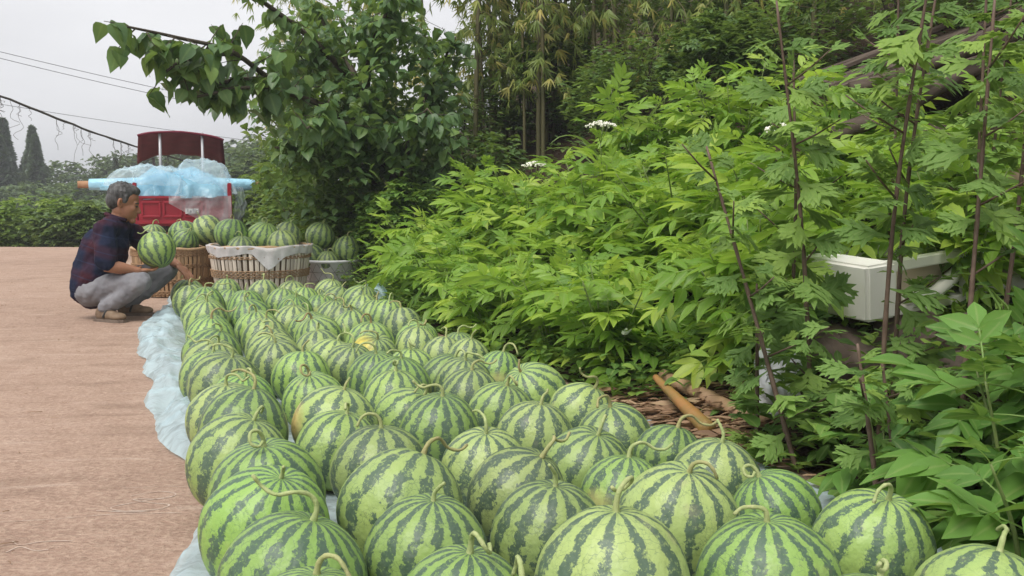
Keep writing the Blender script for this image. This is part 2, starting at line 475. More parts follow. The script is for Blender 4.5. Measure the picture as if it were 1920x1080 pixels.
M['slat_pale'] = simple('pale_bamboo_slat', (0.36, 0.27, 0.19), (0.62, 0.55, 0.47), 16, 0.65, 0.3, 0.2, stretch=(1, 1, .2), rand=0.6)
M['weave'] = simple('woven_strip', (0.22, 0.13, 0.07), (0.36, 0.23, 0.13), 22, 0.65, 0.3, 0.3)
M['cloth'] = simple('white_sacking', (0.48, 0.45, 0.44), (0.66, 0.63, 0.62), 12, 0.75, 0.2, 0.3)
M['tub'] = simple('white_tub', (0.88, 0.88, 0.88), (0.9, 0.9, 0.9), 5, 0.45, 0.4)
M['net'] = simple('dark_net', (0.16, 0.15, 0.14), (0.24, 0.22, 0.2), 20, 0.7)
M['foam'] = simple('polystyrene', (0.74, 0.71, 0.63), (0.86, 0.85, 0.82), 3.0, 0.75, 0.25, 0.12)
M['foam_inner'] = simple('beige_polystyrene', (0.50, 0.41, 0.31), (0.64, 0.56, 0.45), 6.0, 0.8, 0.2, 0.12)  # beige, darker than the outer foam, for the recessed side panel
M['red_paint'] = simple('red_truck_paint', (0.25, 0.012, 0.026), (0.34, 0.020, 0.036), 4, 0.38, 0.45)
M['red_canvas'] = simple('maroon_canopy', (0.12, 0.008, 0.022), (0.17, 0.014, 0.034), 6, 0.55, 0.3)
M['steel'] = simple('grey_steel', (0.38, 0.39, 0.41), (0.5, 0.5, 0.52), 9, 0.45, 0.5, metallic=0.4)
M['dark_metal'] = simple('dark_metal', (0.03, 0.03, 0.03), (0.06, 0.055, 0.05), 9, 0.6, 0.4)
M['rubber'] = simple('rubber', (0.02, 0.02, 0.02), (0.035, 0.033, 0.03), 20, 0.85, 0.2)
M['decal'] = simple('white_decal', (0.7, 0.68, 0.66), (0.8, 0.78, 0.76), 20, 0.5)
M['decal_ink'] = simple('decal_ink', (0.16, 0.14, 0.16), (0.2, 0.18, 0.2), 20, 0.6)
M['timber'] = simple('weathered_timber', (0.05, 0.038, 0.03), (0.13, 0.10, 0.08), 14, 0.85, 0.15, 0.5, stretch=(.15, 1, 1))
M['log'] = simple('stripped_log', (0.24, 0.16, 0.105), (0.36, 0.26, 0.18), 9, 0.8, 0.15, 0.4)
M['dry_culm'] = simple('dry_bamboo', (0.26, 0.20, 0.085), (0.46, 0.29, 0.15), 5, 0.5, 0.35, 0.15, stretch=(1, 1, .4))
M['sheath'] = simple('bamboo_sheath', (0.22, 0.14, 0.07), (0.42, 0.27, 0.17), 8, 0.6, 0.25, 0.3, stretch=(1, 1, .2))
M['sprout'] = simple('orange_sheath', (0.17, 0.15, 0.045), (0.38, 0.165, 0.055), 6, 0.5, 0.3, 0.2)
M['stone'] = simple('bank_stone', (0.13, 0.095, 0.078), (0.26, 0.20, 0.165), 7, 0.9, 0.15, 0.6)
M['wire'] = simple('power_cable', (0.11, 0.11, 0.12), (0.14, 0.14, 0.15), 3, 0.7)
M['wing'] = simple('butterfly_wing', (0.78, 0.80, 0.70), (0.85, 0.87, 0.80), 30, 0.7)
M['ink'] = simple('black_body', (0.02, 0.02, 0.02), (0.03, 0.03, 0.03), 30, 0.7)

# ================================================================== ground and road
EU, EN = Vector((-0.3998, 0.9166)), Vector((0.9166, 0.3998))   # along the melon bed, and across it towards the bank
EDGE = Vector((1.07, 2.108))
def bank_d(x, y):
    return (x - EDGE.x) * EN.x + (y - EDGE.y) * EN.y
def bed(s, d):
    """a point s along the bank edge and d into the bank"""
    p = EDGE + EU * s + EN * d
    return p.x, p.y
BANK = [(-99, 0), (0.22, 0.0), (0.9, 0.22), (1.6, 0.48), (2.3, 0.95), (3.2, 1.5), (5, 2.5), (8, 4.4), (12, 6.5), (20, 9.0), (60, 14.0), (999, 18)]
def lerp_tab(tab, v):
    for (a, za), (b, zb) in zip(tab, tab[1:]):
        if v <= b: return za + (zb - za) * max(0.0, (v - a)) / (b - a)
    return tab[-1][1]
VALLEY = [(-99, 0), (16.7, 0), (19, -0.35), (26.5, -1.5), (41, -2.2), (60, -1.6), (90, 0.5), (132, 2.0), (240, 3.0), (900, 4.0)]
def ground_z(x, y):
    d = bank_d(x, y)
    zb = lerp_tab(BANK, d) * (1 - min(1, max(0, (y - 15.7) / 9.6)) * min(1, max(0, (1 - x) / 4)))
    zv = lerp_tab(VALLEY, y)
    z = max(zb, 0) + zv * (1.0 if d < 0 else max(0.0, 1 - d / 4.0))
    k = min(1.0, max(0.0, (d - 0.25) / 0.8))
    n = mnoise.noise(Vector((x * 0.9, y * 0.9, 0.3))) * 0.10 + mnoise.noise(Vector((x * 2.7, y * 2.7, 4.3))) * 0.045
    if y > 17.4 and d < 0: n += mnoise.noise(Vector((x * 0.08, y * 0.08, 1.3))) * min(1.0, (y - 17.4) / 30) * 1.2
    return z + n * k + (n * 0.6 if y > 17.4 and d < 0 else 0)

def axis(breaks):
    out = []
    for a, b, n in breaks:
        out += [a + (b - a) * i / n for i in range(n)]
    return out + [breaks[-1][1]]
gx = axis([(-420, -60, 8), (-60, -14, 14), (-14, -3, 16), (-3, 7, 62), (7, 20, 18), (20, 60, 10), (60, 420, 8)])
gy = axis([(-60, -2, 8), (-2, 1, 6), (1, 14, 78), (14, 28, 30), (28, 70, 15), (70, 140, 10), (140, 900, 8)])
gv = [(x, y, ground_z(x, y)) for y in gy for x in gx]
nx = len(gx)
gf = [(j * nx + i, j * nx + i + 1, (j + 1) * nx + i + 1, (j + 1) * nx + i) for j in range(len(gy) - 1) for i in range(nx - 1)]
ground = link('ground', quads_mesh('ground', gv, gf), mat=M['soil'])
tag(ground, kind='structure')

# the road: a sheet 4 mm above the soil that ends at the foot of the bank and dips over the crest
def road_right(y):
    # right-hand border of the concrete, a little past the melon bed
    s = (y - EDGE.y) / EU.y
    return EDGE.x + EU.x * s + 0.16 + 0.03 * math.sin(y * 2.1)
ry = axis([(-3, 1, 6), (1, 15.5, 58), (15.5, 20, 18)])
rv, rf = [], []
NXR = 26
for y in ry:
    xr = min(road_right(y), 2.2)
    xl = -15.0
    for i in range(NXR + 1):
        t = (i / NXR)
        x = xl + (xr - xl) * (1 - (1 - t) ** 1.6)
        z = lerp_tab(VALLEY, y) + 0.004 + 0.012 * mnoise.noise(Vector((x * 0.5, y * 0.5, 7))) * (1 if y > 6.5 else 0.0)
        if y > 17.4: z += 0.02
        rv.append((x, y, max(z, lerp_tab(VALLEY, y) + 0.004)))
for j in range(len(ry) - 1):
    for i in range(NXR):
        a = j * (NXR + 1) + i
        rf.append((a, a + 1, a + NXR + 2, a + NXR + 1))
road = link('road', quads_mesh('road', rv, rf), mat=M['road'])
tag(road, kind='structure')

# chalk scribbles on the concrete
def chalk(pts, w=0.0024):
    bm = bmesh.new()
    P = spline([(x, y, 0.0056) for x, y in pts], max(12, len(pts) * 5))
    prev = None
    for i, p in enumerate(P):
        t = (P[min(i + 1, len(P) - 1)] - P[max(i - 1, 0)]).normalized()
        nrm = Vector((-t.y, t.x, 0)) * w * (0.6 + 0.6 * abs(mnoise.noise(p * 30)))
        cur = (bm.verts.new(p + nrm), bm.verts.new(p - nrm))
        if prev: bm.faces.new((prev[0], prev[1], cur[1], cur[0]))
        prev = cur
    o = link('chalk_mark', bm_mesh('chalk_mark', bm), road, M['chalk'])
    return o
chalk([(-1.05, 2.65), (-.985, 2.692), (-.93, 2.668), (-.95, 2.626), (-1.03, 2.62), (-.97, 2.589), (-.915, 2.571), (-.94, 2.529), (-1.03, 2.523), (-1.06, 2.553), (-1.0, 2.602), (-.93, 2.65)])
chalk([(-1.09, 2.523), (-1.0, 2.511), (-.95, 2.517)])
chalk([(-1.30, 2.433), (-1.18, 2.451), (-1.03, 2.493), (-.86, 2.505)], 0.0016)
chalk([(-1.19, 2.288), (-1.16, 2.264), (-1.12, 2.288), (-1.05, 2.294)])
chalk([(-1.17, 2.216), (-1.155, 2.252), (-1.11, 2.228), (-1.08, 2.234)])
chalk([(-1.10, 2.722), (-1.0, 2.74), (-.90, 2.734)], 0.0016)

# straw and twigs lying on the road (uncountable specks in one mass)
rng = random.Random(5)
bm = bmesh.new()
for i in range(330):
    y = 1.7 + 10.8 * rng.random() ** 1.5
    x = -0.55 - 0.38 * y + 0.35 - (0.1 + rng.random() ** 1.3 * (1.0 + y * 0.32))
    a = rng.gauss(0.05, 0.5); ln = rng.choice([0.008, 0.012, 0.016, 0.022, 0.035, 0.07]) * rng.uniform(.6, 1.2)
    d = Vector((math.cos(a), math.sin(a), 0)) * ln
    n_ = Vector((-math.sin(a), math.cos(a), 0)) * 0.2 * ln
    p = Vector((x, y, 0.0085))
    add_tube(bm, [p - d / 2, p + n_ * rng.uniform(-1, 1) + Vector((0, 0, .002)), p + d / 2], rng.uniform(.0006, .0014), 4)
for i in range(120):
    y = 1.7 + 9.6 * rng.random() ** 1.4
    x = -0.25 - 0.38 * y - rng.random() * (1.0 + y * 0.35)
    c = Vector((x, y, 0.007)); r = rng.uniform(.0015, .005)
    bmesh.ops.create_icosphere(bm, subdivisions=1, radius=r, matrix=Matrix.Translation(c) @ Matrix.Diagonal((rng.uniform(.8, 1.8), 1, .5, 1)))
straw = link('straw_litter', bm_mesh('straw_litter', bm), mat=M['dry_leaf'])
tag(straw, 'dry straw and crumbs scattered over the reddish road', 'litter', kind='stuff')

# ================================================================== the plastic sheet under the melon bed
def sheet_mesh():
    ns, nt = 230, 56
    V = []
    EDGE_T = [(-9, -1.72), (.2, -1.72), (.7, -1.67), (.95, -1.60), (1.2, -1.50), (1.5, -1.54), (1.75, -1.59), (2.2, -1.61), (2.7, -1.61), (3.1, -1.56), (3.7, -1.57), (4.5, -1.55), (5.0, -1.51), (5.4, -1.42), (6.0, -1.30), (6.8, -1.20), (9, -1.2)]
    def left(s):
        return lerp_tab(EDGE_T, s) + 0.012 * math.sin(s * 9) + 0.03 * mnoise.noise(Vector((s * 3.1, 0, 0))) + .012 * mnoise.noise(Vector((s * 11, 3, 0)))
    for j in range(ns + 1):
        s = -1.1 + (6.8 + 1.1) * j / ns
        dl = left(s)
        for i in range(nt + 1):
            t = (i / nt)
            d = dl + (0.06 - dl) * t ** 1.7
            x, y = bed(s, d)
            e = d - dl
            # crumples are strongest on the strip outside the bed
            k = math.exp(-((e - 0.11) / 0.12) ** 2) * min(1, e / 0.02 + .15)
            n1 = .5 - abs(mnoise.noise(Vector((s * 3.1, d * 6.0, 1.0)))) ; n2 = .5 - abs(mnoise.noise(Vector((s * 8, d * 10, 3.0)))); n3 = mnoise.noise(Vector((s * 19, d * 17, 8.0)))
            z = 0.011 + k * (0.075 * n1 + 0.06 * n2 + 0.02 * (.5 - abs(n3)) + .018 * (.5 - abs(mnoise.noise(Vector((s * 33, d * 29, 2))))) + 0.0) + 0.006 * abs(n2) * (1 if e > .3 else 0)
            x += 0.035 * k * mnoise.noise(Vector((s * 6, d * 6, 21.0)))
            V.append((x, y, max(z, 0.009)))
    F = [(j * (nt + 1) + i, j * (nt + 1) + i + 1, (j + 1) * (nt + 1) + i + 1, (j + 1) * (nt + 1) + i) for j in range(ns) for i in range(nt)]
    return quads_mesh('plastic_sheet', V, F)
sheet = link('plastic_sheet', sheet_mesh(), mat=M['film_ground'])
tag(sheet, 'crumpled pale blue plastic sheet spread under the rows of watermelons', 'plastic sheet')

# ================================================================== watermelons
MELONS = [
    (-.391,1.711,.132,.3,.04), (-.5,1.946,.13,.32,-.24), (-.556,2.196,.131,-.0,-.23), (-.7,2.479,.131,.35,-.1), (-.773,2.794,.129,.22,.1),
    (-.893,3.038,.127,.03,-.06), (-.333,2.449,.126,.02,.03), (-.486,2.693,.118,.25,.06), (-.241,2.088,.135,.37,.18), (-.165,1.848,.12,.13,-.06),
    (-.084,1.634,.113,.12,-.09), (-.314,1.479,.116,.11,-.03), (-.535,2.944,.129,.24,.02), (-.214,2.863,.119,.08,-.09), (-.325,3.064,.114,.5,-.11),
    (-.069,2.498,.116,.03,-.27), (.01,2.219,.115,.5,-.09), (.074,1.956,.118,.11,-.13), (.173,1.639,.136,.03,-.05), (.337,1.973,.13,.14,-.26),
    (.458,1.715,.13,-.05,-.07), (.265,2.288,.106,.13,.05), (.194,2.504,.116,.25,-.25), (.3,2.843,.114,-.14,-.11), (.435,2.684,.098,.29,.07),
    (.503,2.396,.115,.15,-.05), (.602,2.2,.101,-.42,.05), (.71,1.895,.117,.18,-.23), (.798,1.612,.121,.26,.11), (.564,1.487,.117,.14,.16),
    (.023,1.43,.121,-.06,.22), (.067,2.841,.116,.17,-.09), (.224,3.197,.109,.48,.02), (.077,3.41,.119,-.41,-.37), (-.037,3.102,.111,.2,-.19),
    (-.93,3.352,.112,.17,-.14), (-1.052,3.56,.133,.31,-.17), (-1.168,3.787,.122,.11,-.07), (-1.234,4.019,.12,.32,-.27), (-1.305,4.255,.13,.3,.07),
    (-1.449,4.703,.117,.06,.01), (-1.531,4.973,.119,.08,.09), (-1.695,5.435,.124,.11,-.2), (-1.83,5.803,.126,.27,-.33), (-1.939,6.203,.125,.02,.01),
    (-2.146,6.562,.125,-.06,.03), (-2.32,7.04,.123,.08,.07), (-2.089,7.177,.114,.07,.07), (-1.868,6.487,.115,.16,.1), (-1.657,6.122,.12,.0,-.15),
    (-1.489,5.585,.126,-.21,-.15), (-1.341,5.161,.119,-.02,-.13), (-1.214,4.809,.119,.05,.08), (-1.109,4.488,.118,.09,.1), (-1.031,4.207,.116,.1,-.43),
    (-.958,3.994,.114,-.03,-.22), (-1.733,6.846,.118,.02,.05), (-1.477,6.318,.114,.08,.07), (-1.316,5.947,.112,.12,-.22), (-1.206,5.392,.119,.09,-.12),
    (-1.065,5.145,.115,-.01,-.13), (-.938,4.754,.121,-.23,-.3), (-.87,4.406,.117,-.07,.01), (-.775,4.204,.11,.24,.11), (-.67,4.018,.107,.2,-.28),
    (-.822,3.807,.116,.04,.1), (-.689,3.383,.11,-.09,-.26), (-.524,3.756,.113,.04,-.21), (-.417,3.549,.124,.12,-.05), (-.399,3.306,.112,.03,.11),
    (-1.604,7.154,.115,.14,-.12), (-1.41,6.64,.114,.09,.07), (-1.32,7.106,.115,.26,-.26), (-1.184,6.621,.117,.35,.1), (-1.214,6.201,.111,-.04,.05),
    (-1.044,5.777,.113,.09,-.13), (-.919,5.373,.111,-.02,.03), (-.827,5.096,.111,-.07,.04), (-.68,4.688,.118,.05,.0), (-.629,4.47,.105,.21,-.5),
    (-.99,6.37,.121,.34,-.14), (-.906,5.974,.111,-.0,.06), (-.804,5.778,.113,.06,.07), (-.708,5.577,.113,.08,.07), (-.59,5.281,.111,-.09,.06),
    (-.462,4.762,.106,.37,-.27), (-.445,4.558,.102,.08,.09), (-.309,4.412,.101,.11,.09), (-.252,4.599,.098,.01,-.11), (-.191,4.22,.1,.16,-.04),
    (-.414,3.991,.106,-.02,.01), (-.255,3.822,.106,.34,-.08), (-.181,3.616,.111,.09,-.24), (-.148,3.401,.11,.09,-.06), (-.054,3.96,.098,.2,.01),]

def rind_mesh(seed):
    rg = random.Random(seed)
    nu, nv = 44, 26
    V = [(0, 0, 0.0)]
    ov = rg.uniform(0.91, 1.06); off = rg.uniform(0, 50)
    V = []
    for j in range(nv + 1):
        th = math.pi * (0.004 + 0.992 * j / nv)
        for i in range(nu):
            ph = 2 * math.pi * i / nu
            d = Vector((math.sin(th) * math.cos(ph), math.sin(th) * math.sin(ph), math.cos(th)))
            r = 1 + 0.045 * mnoise.noise(d * 1.2 + Vector((off, 0, 0))) + 0.006 * math.cos(ph * 10 + off) * math.sin(th) ** 2
            r -= 0.055 * math.exp(-(th / 0.20) ** 2)
            V.append((d.x * r, d.y * r, d.z * r * ov))
    F = [(j * nu + i, (j + 1) * nu + i, (j + 1) * nu + (i + 1) % nu, j * nu + (i + 1) % nu) for j in range(nv) for i in range(nu)]
    me = quads_mesh('rind', V, F)
    return me, ov
RINDS = [rind_mesh(k) for k in range(8)]
RINDS_SPECIAL = {}
for key in ('melon_yellow', 'melon_tan'):
    me, ov = rind_mesh(3)
    me.materials.append(M[key]); RINDS_SPECIAL[key] = (me, ov)
for me, ov in RINDS: me.materials.append(M['melon'])

STEM_KINDS = ['short stub stem', 'hooked stem', 'long wavy stem', 'curled stem', 'bent stem']
def stem_mesh(r, kind, rg):
    """stem in the melon's own frame, in metres, from the crown at the origin"""
    a = rg.uniform(0, 2 * math.pi)
    u = Vector((math.cos(a), math.sin(a), 0)); v = Vector((-math.sin(a), math.cos(a), 0)); z = Vector((0, 0, 1))
    L = rg.uniform(.7, 1.1)
    if kind == 0: c = [z * 0, z * .018, z * .035 + u * .010, z * .05 + u * .024]
    elif kind == 1: c = [z * 0, z * .022 + u * .003, z * .04 + u * .018, z * .043 + u * .042, z * .03 + u * .06, z * .008 + u * .072 + v * .006]
    elif kind == 2: c = [z * 0, z * .025, z * .042 + u * .018, z * .042 + u * .045 + v * .008, z * .03 + u * .07 + v * .004, z * .034 + u * .095 - v * .01, z * .05 + u * .115 - v * .006]
    elif kind == 3: c = [z * 0, z * .024, z * .045 + u * .012, z * .05 + u * .034 + v * .006, z * .032 + u * .045 + v * .022, z * .02 + u * .03 + v * .032, z * .03 + u * .015 + v * .03]
    else: c = [z * 0, z * .02, z * .035 + u * .01, z * .04 + u * .035, z * .042 + u * .065 + v * .01, z * .03 + u * .085 + v * .02]
    c = [p * L for p in c]
    c[0] = -z * .012
    P = spline(c, 16)
    n = len(P)
    rad = [0.0048 + 0.0042 * math.exp(-i / 1.3) - 0.0016 * (i / n) + 0.0005 * math.sin(i * 2.2) for i in range(n)]
    rad[-1] *= 1.15
    return tube_mesh('stem', P, rad, 7)

def add_melon(x, y, z0, r, tx, ty, label, group, seed, mat='melon', kind=None, spin=None, dry=False):
    """z0: height of the lowest point"""
    rg = random.Random(seed * 77 + 5)
    me, ov = RINDS_SPECIAL[mat] if mat in RINDS_SPECIAL else RINDS[rg.randrange(8)]
    t = empty('watermelon', (x, y, z0 + r * ov))
    ax = Vector((tx, ty, math.sqrt(max(0.05, 1 - tx * tx - ty * ty))))
    q = Vector((0, 0, 1)).rotation_difference(ax)
    sp = Quaternion((0, 0, 1), rg.uniform(0, 6.283) if spin is None else spin)
    q = q @ sp
    t.rotation_mode = 'QUATERNION'; t.rotation_quaternion = q
    link('rind', me, t, scale=r)
    k = rg.choice([0, 1, 1, 2, 2, 3, 4, 4]) if kind is None else kind
    sm = stem_mesh(r, k, rg)
    link('stem', sm, t, M['melon_stem_dry'] if dry else M['melon_stem'], loc=(0, 0, r * ov * 0.945))
    tag(t, label, 'watermelon', group)
    return t, k

# rows across the bed, counted from the near end, and places counted from the road
order = []
for i, (x, y, r, tx, ty) in enumerate(MELONS):
    rel = Vector((x, y)) - EDGE
    order.append((rel.dot(EU), rel.dot(EN), i))
order.sort()
place = {}
rows_n = 19
per = len(order) / rows_n
for rix in range(rows_n):
    chunk = sorted(order[round(rix * per):round((rix + 1) * per)], key=lambda a: a[1])
    for k, (s, d, i) in enumerate(chunk):
        place[i] = (rix, k, len(chunk))
SPECIAL = {79: ('melon_yellow', 'yellow patch on its skin', 4), 12: ('melon_tan', 'tan patch on its road side', 0)}
for i, (x, y, r, tx, ty) in enumerate(MELONS):
    rix, k, n = place[i]
    rg = random.Random(i * 77 + 5); rg.randrange(8); 
    kind = [0, 1, 1, 2, 2, 3, 4, 4][(i * 5 + 3) % 8]
    mat, look = 'melon', None
    spin = None
    if i in SPECIAL:
        mat, look, kind = SPECIAL[i]; spin = 0.0
    row = 'in the frontmost row' if rix == 0 else ('in the row nearest the baskets' if rix == rows_n - 1 else 'in the %s row' % ORD[rix])
    look = look or 'a ' + STEM_KINDS[kind]
    pos = ORD[k] if k else 'next to'
    lab = 'watermelon with %s, %s %s' % (look, 'nearest the road' if k == 0 else ORD[k] + ' from the road', row)
    add_melon(x, y, 0.010, r, tx, ty, lab,
              'watermelons set out on the plastic sheet', i, mat, kind, spin, dry=(i in (33, 61, 78, 40)))

# ================================================================== leaves: templates and scatter
def leaf_tpl(stations, fold=0.25, curl=0.0, wav=0.0):
    """stations: (t along, half width); returns verts, quads, mid flags; along +X, upper side +Z"""
    V, F, mid = [], [], []
    for k, (t, w) in enumerate(stations):
        zc = -curl * t * t
        wv = wav * math.sin(k * 2.4)
        V += [(t, w, zc + w * fold + wv), (t, 0, zc), (t, -w, zc + w * fold - wv)]
        mid += [0, 1, 0]
    for k in range(len(stations) - 1):
        a = 3 * k
        F += [(a + 1, a + 4, a + 3, a), (a + 2, a + 5, a + 4, a + 1)]
    return np.array(V, dtype=float), np.array(F, dtype=int), np.array(mid, dtype=float)

LANCE = leaf_tpl([(0, .012), (.12, .09), (.38, .175), (.65, .14), (.88, .05), (1, .003)], .35, .18)
OVATE = leaf_tpl([(0, .02), (.06, .2), (.25, .36), (.5, .36), (.75, .22), (.92, .07), (1, .004)], .3, .22, .02)
HEART = leaf_tpl([(-.06, .12), (.04, .30), (.22, .42), (.45, .40), (.7, .25), (.9, .07), (1.02, .004)], .28, .3, .025)
BLADE = leaf_tpl([(0, .012), (.2, .065), (.55, .055), (1, .003)], .3, .25)
SMALL = leaf_tpl([(0, .03), (.3, .26), (.65, .2), (1, .01)], .3, .15)
STRAP = leaf_tpl([(0, .016), (.2, .022), (.4, .024), (.6, .02), (.8, .013), (1, .001)], .5, .0)

def xform(tpl, mat, scale=1.0):
    V, F, mid = tpl
    v = V * scale
    R3 = np.array(mat.to_3x3()); T = np.array(mat.translation)
    return v @ R3.T + T, F, mid

def join_tpl(parts):
    V, F, Mi = [], [], []
    o = 0
    for v, f, m in parts:
        V.append(v); F.append(f + o); Mi.append(m); o += len(v)
    return np.concatenate(V), np.concatenate(F), np.concatenate(Mi)

def frame(p, x, n):
    x = Vector(x).normalized(); n = Vector(n)
    y = n.cross(x)
    if y.length < 1e-4: y = Vector((0, 1, 0)).cross(x)
    y.normalize(); z = x.cross(y)
    m = Matrix((x, y, z)).transposed().to_4x4()
    m.translation = Vector(p)
    return m

BROAD = leaf_tpl([(0, .02), (.1, .12), (.3, .215), (.55, .22), (.8, .11), (1, .004)], .3, .22, .012)
def elder_tpl(seed, pairs=3, droop=0.35, LANCE=LANCE):
    """a pinnate leaf one unit long: paired leaflets along a thin drooping rachis"""
    rg = random.Random(seed)
    parts = []
    pts = [Vector((t, 0, -droop * t * t)) for t in (0, .25, .5, .75, 1.0)]
    # rachis as a thin folded strip
    st = [(p.x * .62, .010) for p in pts]
    rv = leaf_tpl(st, 1.0, 0)
    for k in range(5): rv[0][3 * k:3 * k + 3, 2] += -droop * (st[k][0]) ** 2
    parts.append((rv[0], rv[1], np.ones(len(rv[0]))))
    ts = [.26, .44, .60][-pairs:]
    for t in ts:
        for sgn in (1, -1):
            p = Vector((t, 0, -droop * t * t))
            a = sgn * R(rg.uniform(42, 62))
            d = Vector((math.cos(a), math.sin(a), rg.uniform(-.45, .0)))
            n = Vector((rg.uniform(-.1, .3), sgn * rg.uniform(-.1, .35), 1))
            parts.append(xform(LANCE, frame(p, d, n), rg.uniform(.40, .5)))
    p = Vector((.62, 0, -droop * .38))
    parts.append(xform(LANCE, frame(p, (1, rg.uniform(-.15, .15), -.5), (.4, 0, 1)), rg.uniform(.44, .52)))
    return join_tpl(parts)

def mugwort_tpl(seed, lobes=3):
    """deeply cut leaf with toothed lobes"""
    rg = random.Random(seed)
    parts = []
    T = leaf_tpl([(0, .02), (.35, .10), (.7, .11), (1, .004)], .15, .1)
    parts.append(xform(T, frame((0, 0, 0), (1, 0, -.1), (0, 0, 1)), 1.0))
    LOB = leaf_tpl([(0, .08), (.4, .165), (.75, .115), (1, .004)], .12, .12)
    for k in range(lobes):
        t = .28 + .2 * k
        for sgn in (1, -1):
            a = sgn * R(rg.uniform(36, 52))
            ln = (.55, .5, .36)[k]
            p = Vector((t, 0, -.03 * t))
            d = Vector((math.cos(a), math.sin(a), rg.uniform(-.3, .05)))
            parts.append(xform(LOB, frame(p, d, (0, 0, 1)), ln))
            b = a + sgn * R(28)
            parts.append(xform(LOB, frame(p + d * ln * .42, (math.cos(b), math.sin(b), -.1), (0, 0, 1)), ln * .5))
            b = a - sgn * R(26)
            parts.append(xform(LOB, frame(p + d * ln * .5, (math.cos(b), math.sin(b), -.1), (0, 0, 1)), ln * .45))
    return join_tpl(parts)

def tuft_tpl(seed, n=5, blade=BLADE, spread=.9):
    rg = random.Random(seed)
    parts = []
    for k in range(n):
        a = R(-70 + 140 * k / (n - 1) + rg.uniform(-12, 12)) * spread
        parts.append(xform(blade, frame((0, 0, 0), (math.cos(a), math.sin(a), rg.uniform(-.35, .1)), (rg.uniform(-.3, .3), rg.uniform(-.4, .4), 1)), rg.uniform(.75, 1.05)))
    return join_tpl(parts)

def tpl_mesh(name, tpl, mat):
    V, F, mid = tpl
    me = quads_mesh(name, V, F, {'rnd': np.zeros(len(V)), 'mid': mid})
    me.materials.append(mat)
    return me

def scatter_mesh(name, tpls, frames, scales, mat, seed=0):
    """one mesh of many leaves; frames: list of 4x4, chosen template by index modulo"""
    rs = np.random.RandomState(seed)
    Vs, Fs, Rn, Mi = [], [], [], []
    off = 0
    pick = rs.randint(0, len(tpls), len(frames))
    for ti in range(len(tpls)):
        idx = np.nonzero(pick == ti)[0]
        if len(idx) == 0: continue
        V, F, mid = tpls[ti]
        Mx = np.array([[list(r) for r in frames[i]] for i in idx])
        sc = np.array([scales[i] for i in idx])
        v = np.einsum('nij,kj->nki', Mx[:, :3, :3], V) * sc[:, None, None] + Mx[:, None, :3, 3]
        n, k = v.shape[:2]
        Vs.append(v.reshape(-1, 3))
        f = F[None] + (np.arange(n) * k)[:, None, None] + off
        Fs.append(f.reshape(-1, 4))
        Rn.append(np.repeat(rs.rand(n), k)); Mi.append(np.tile(mid, n))
        off += n * k
    me = quads_mesh(name, np.concatenate(Vs), np.concatenate(Fs), {'rnd': np.concatenate(Rn), 'mid': np.concatenate(Mi)})
    me.materials.append(mat)
    return me

def place_leaf(me, parent, p, x, n, scale, base=Vector((0, 0, 0)), name='leaf'):
    o = bpy.data.objects.new(name, me)
    COL.objects.link(o)
    o.parent = parent
    m = frame(Vector(p) - base, x, n)
    o.matrix_local = m @ Matrix.Diagonal((scale, scale, scale, 1))
    return o

def rdir(rg):
    while True:
        v = Vector((rg.uniform(-1, 1), rg.uniform(-1, 1), rg.uniform(-1, 1)))
        if .05 < v.length < 1: return v.normalized()

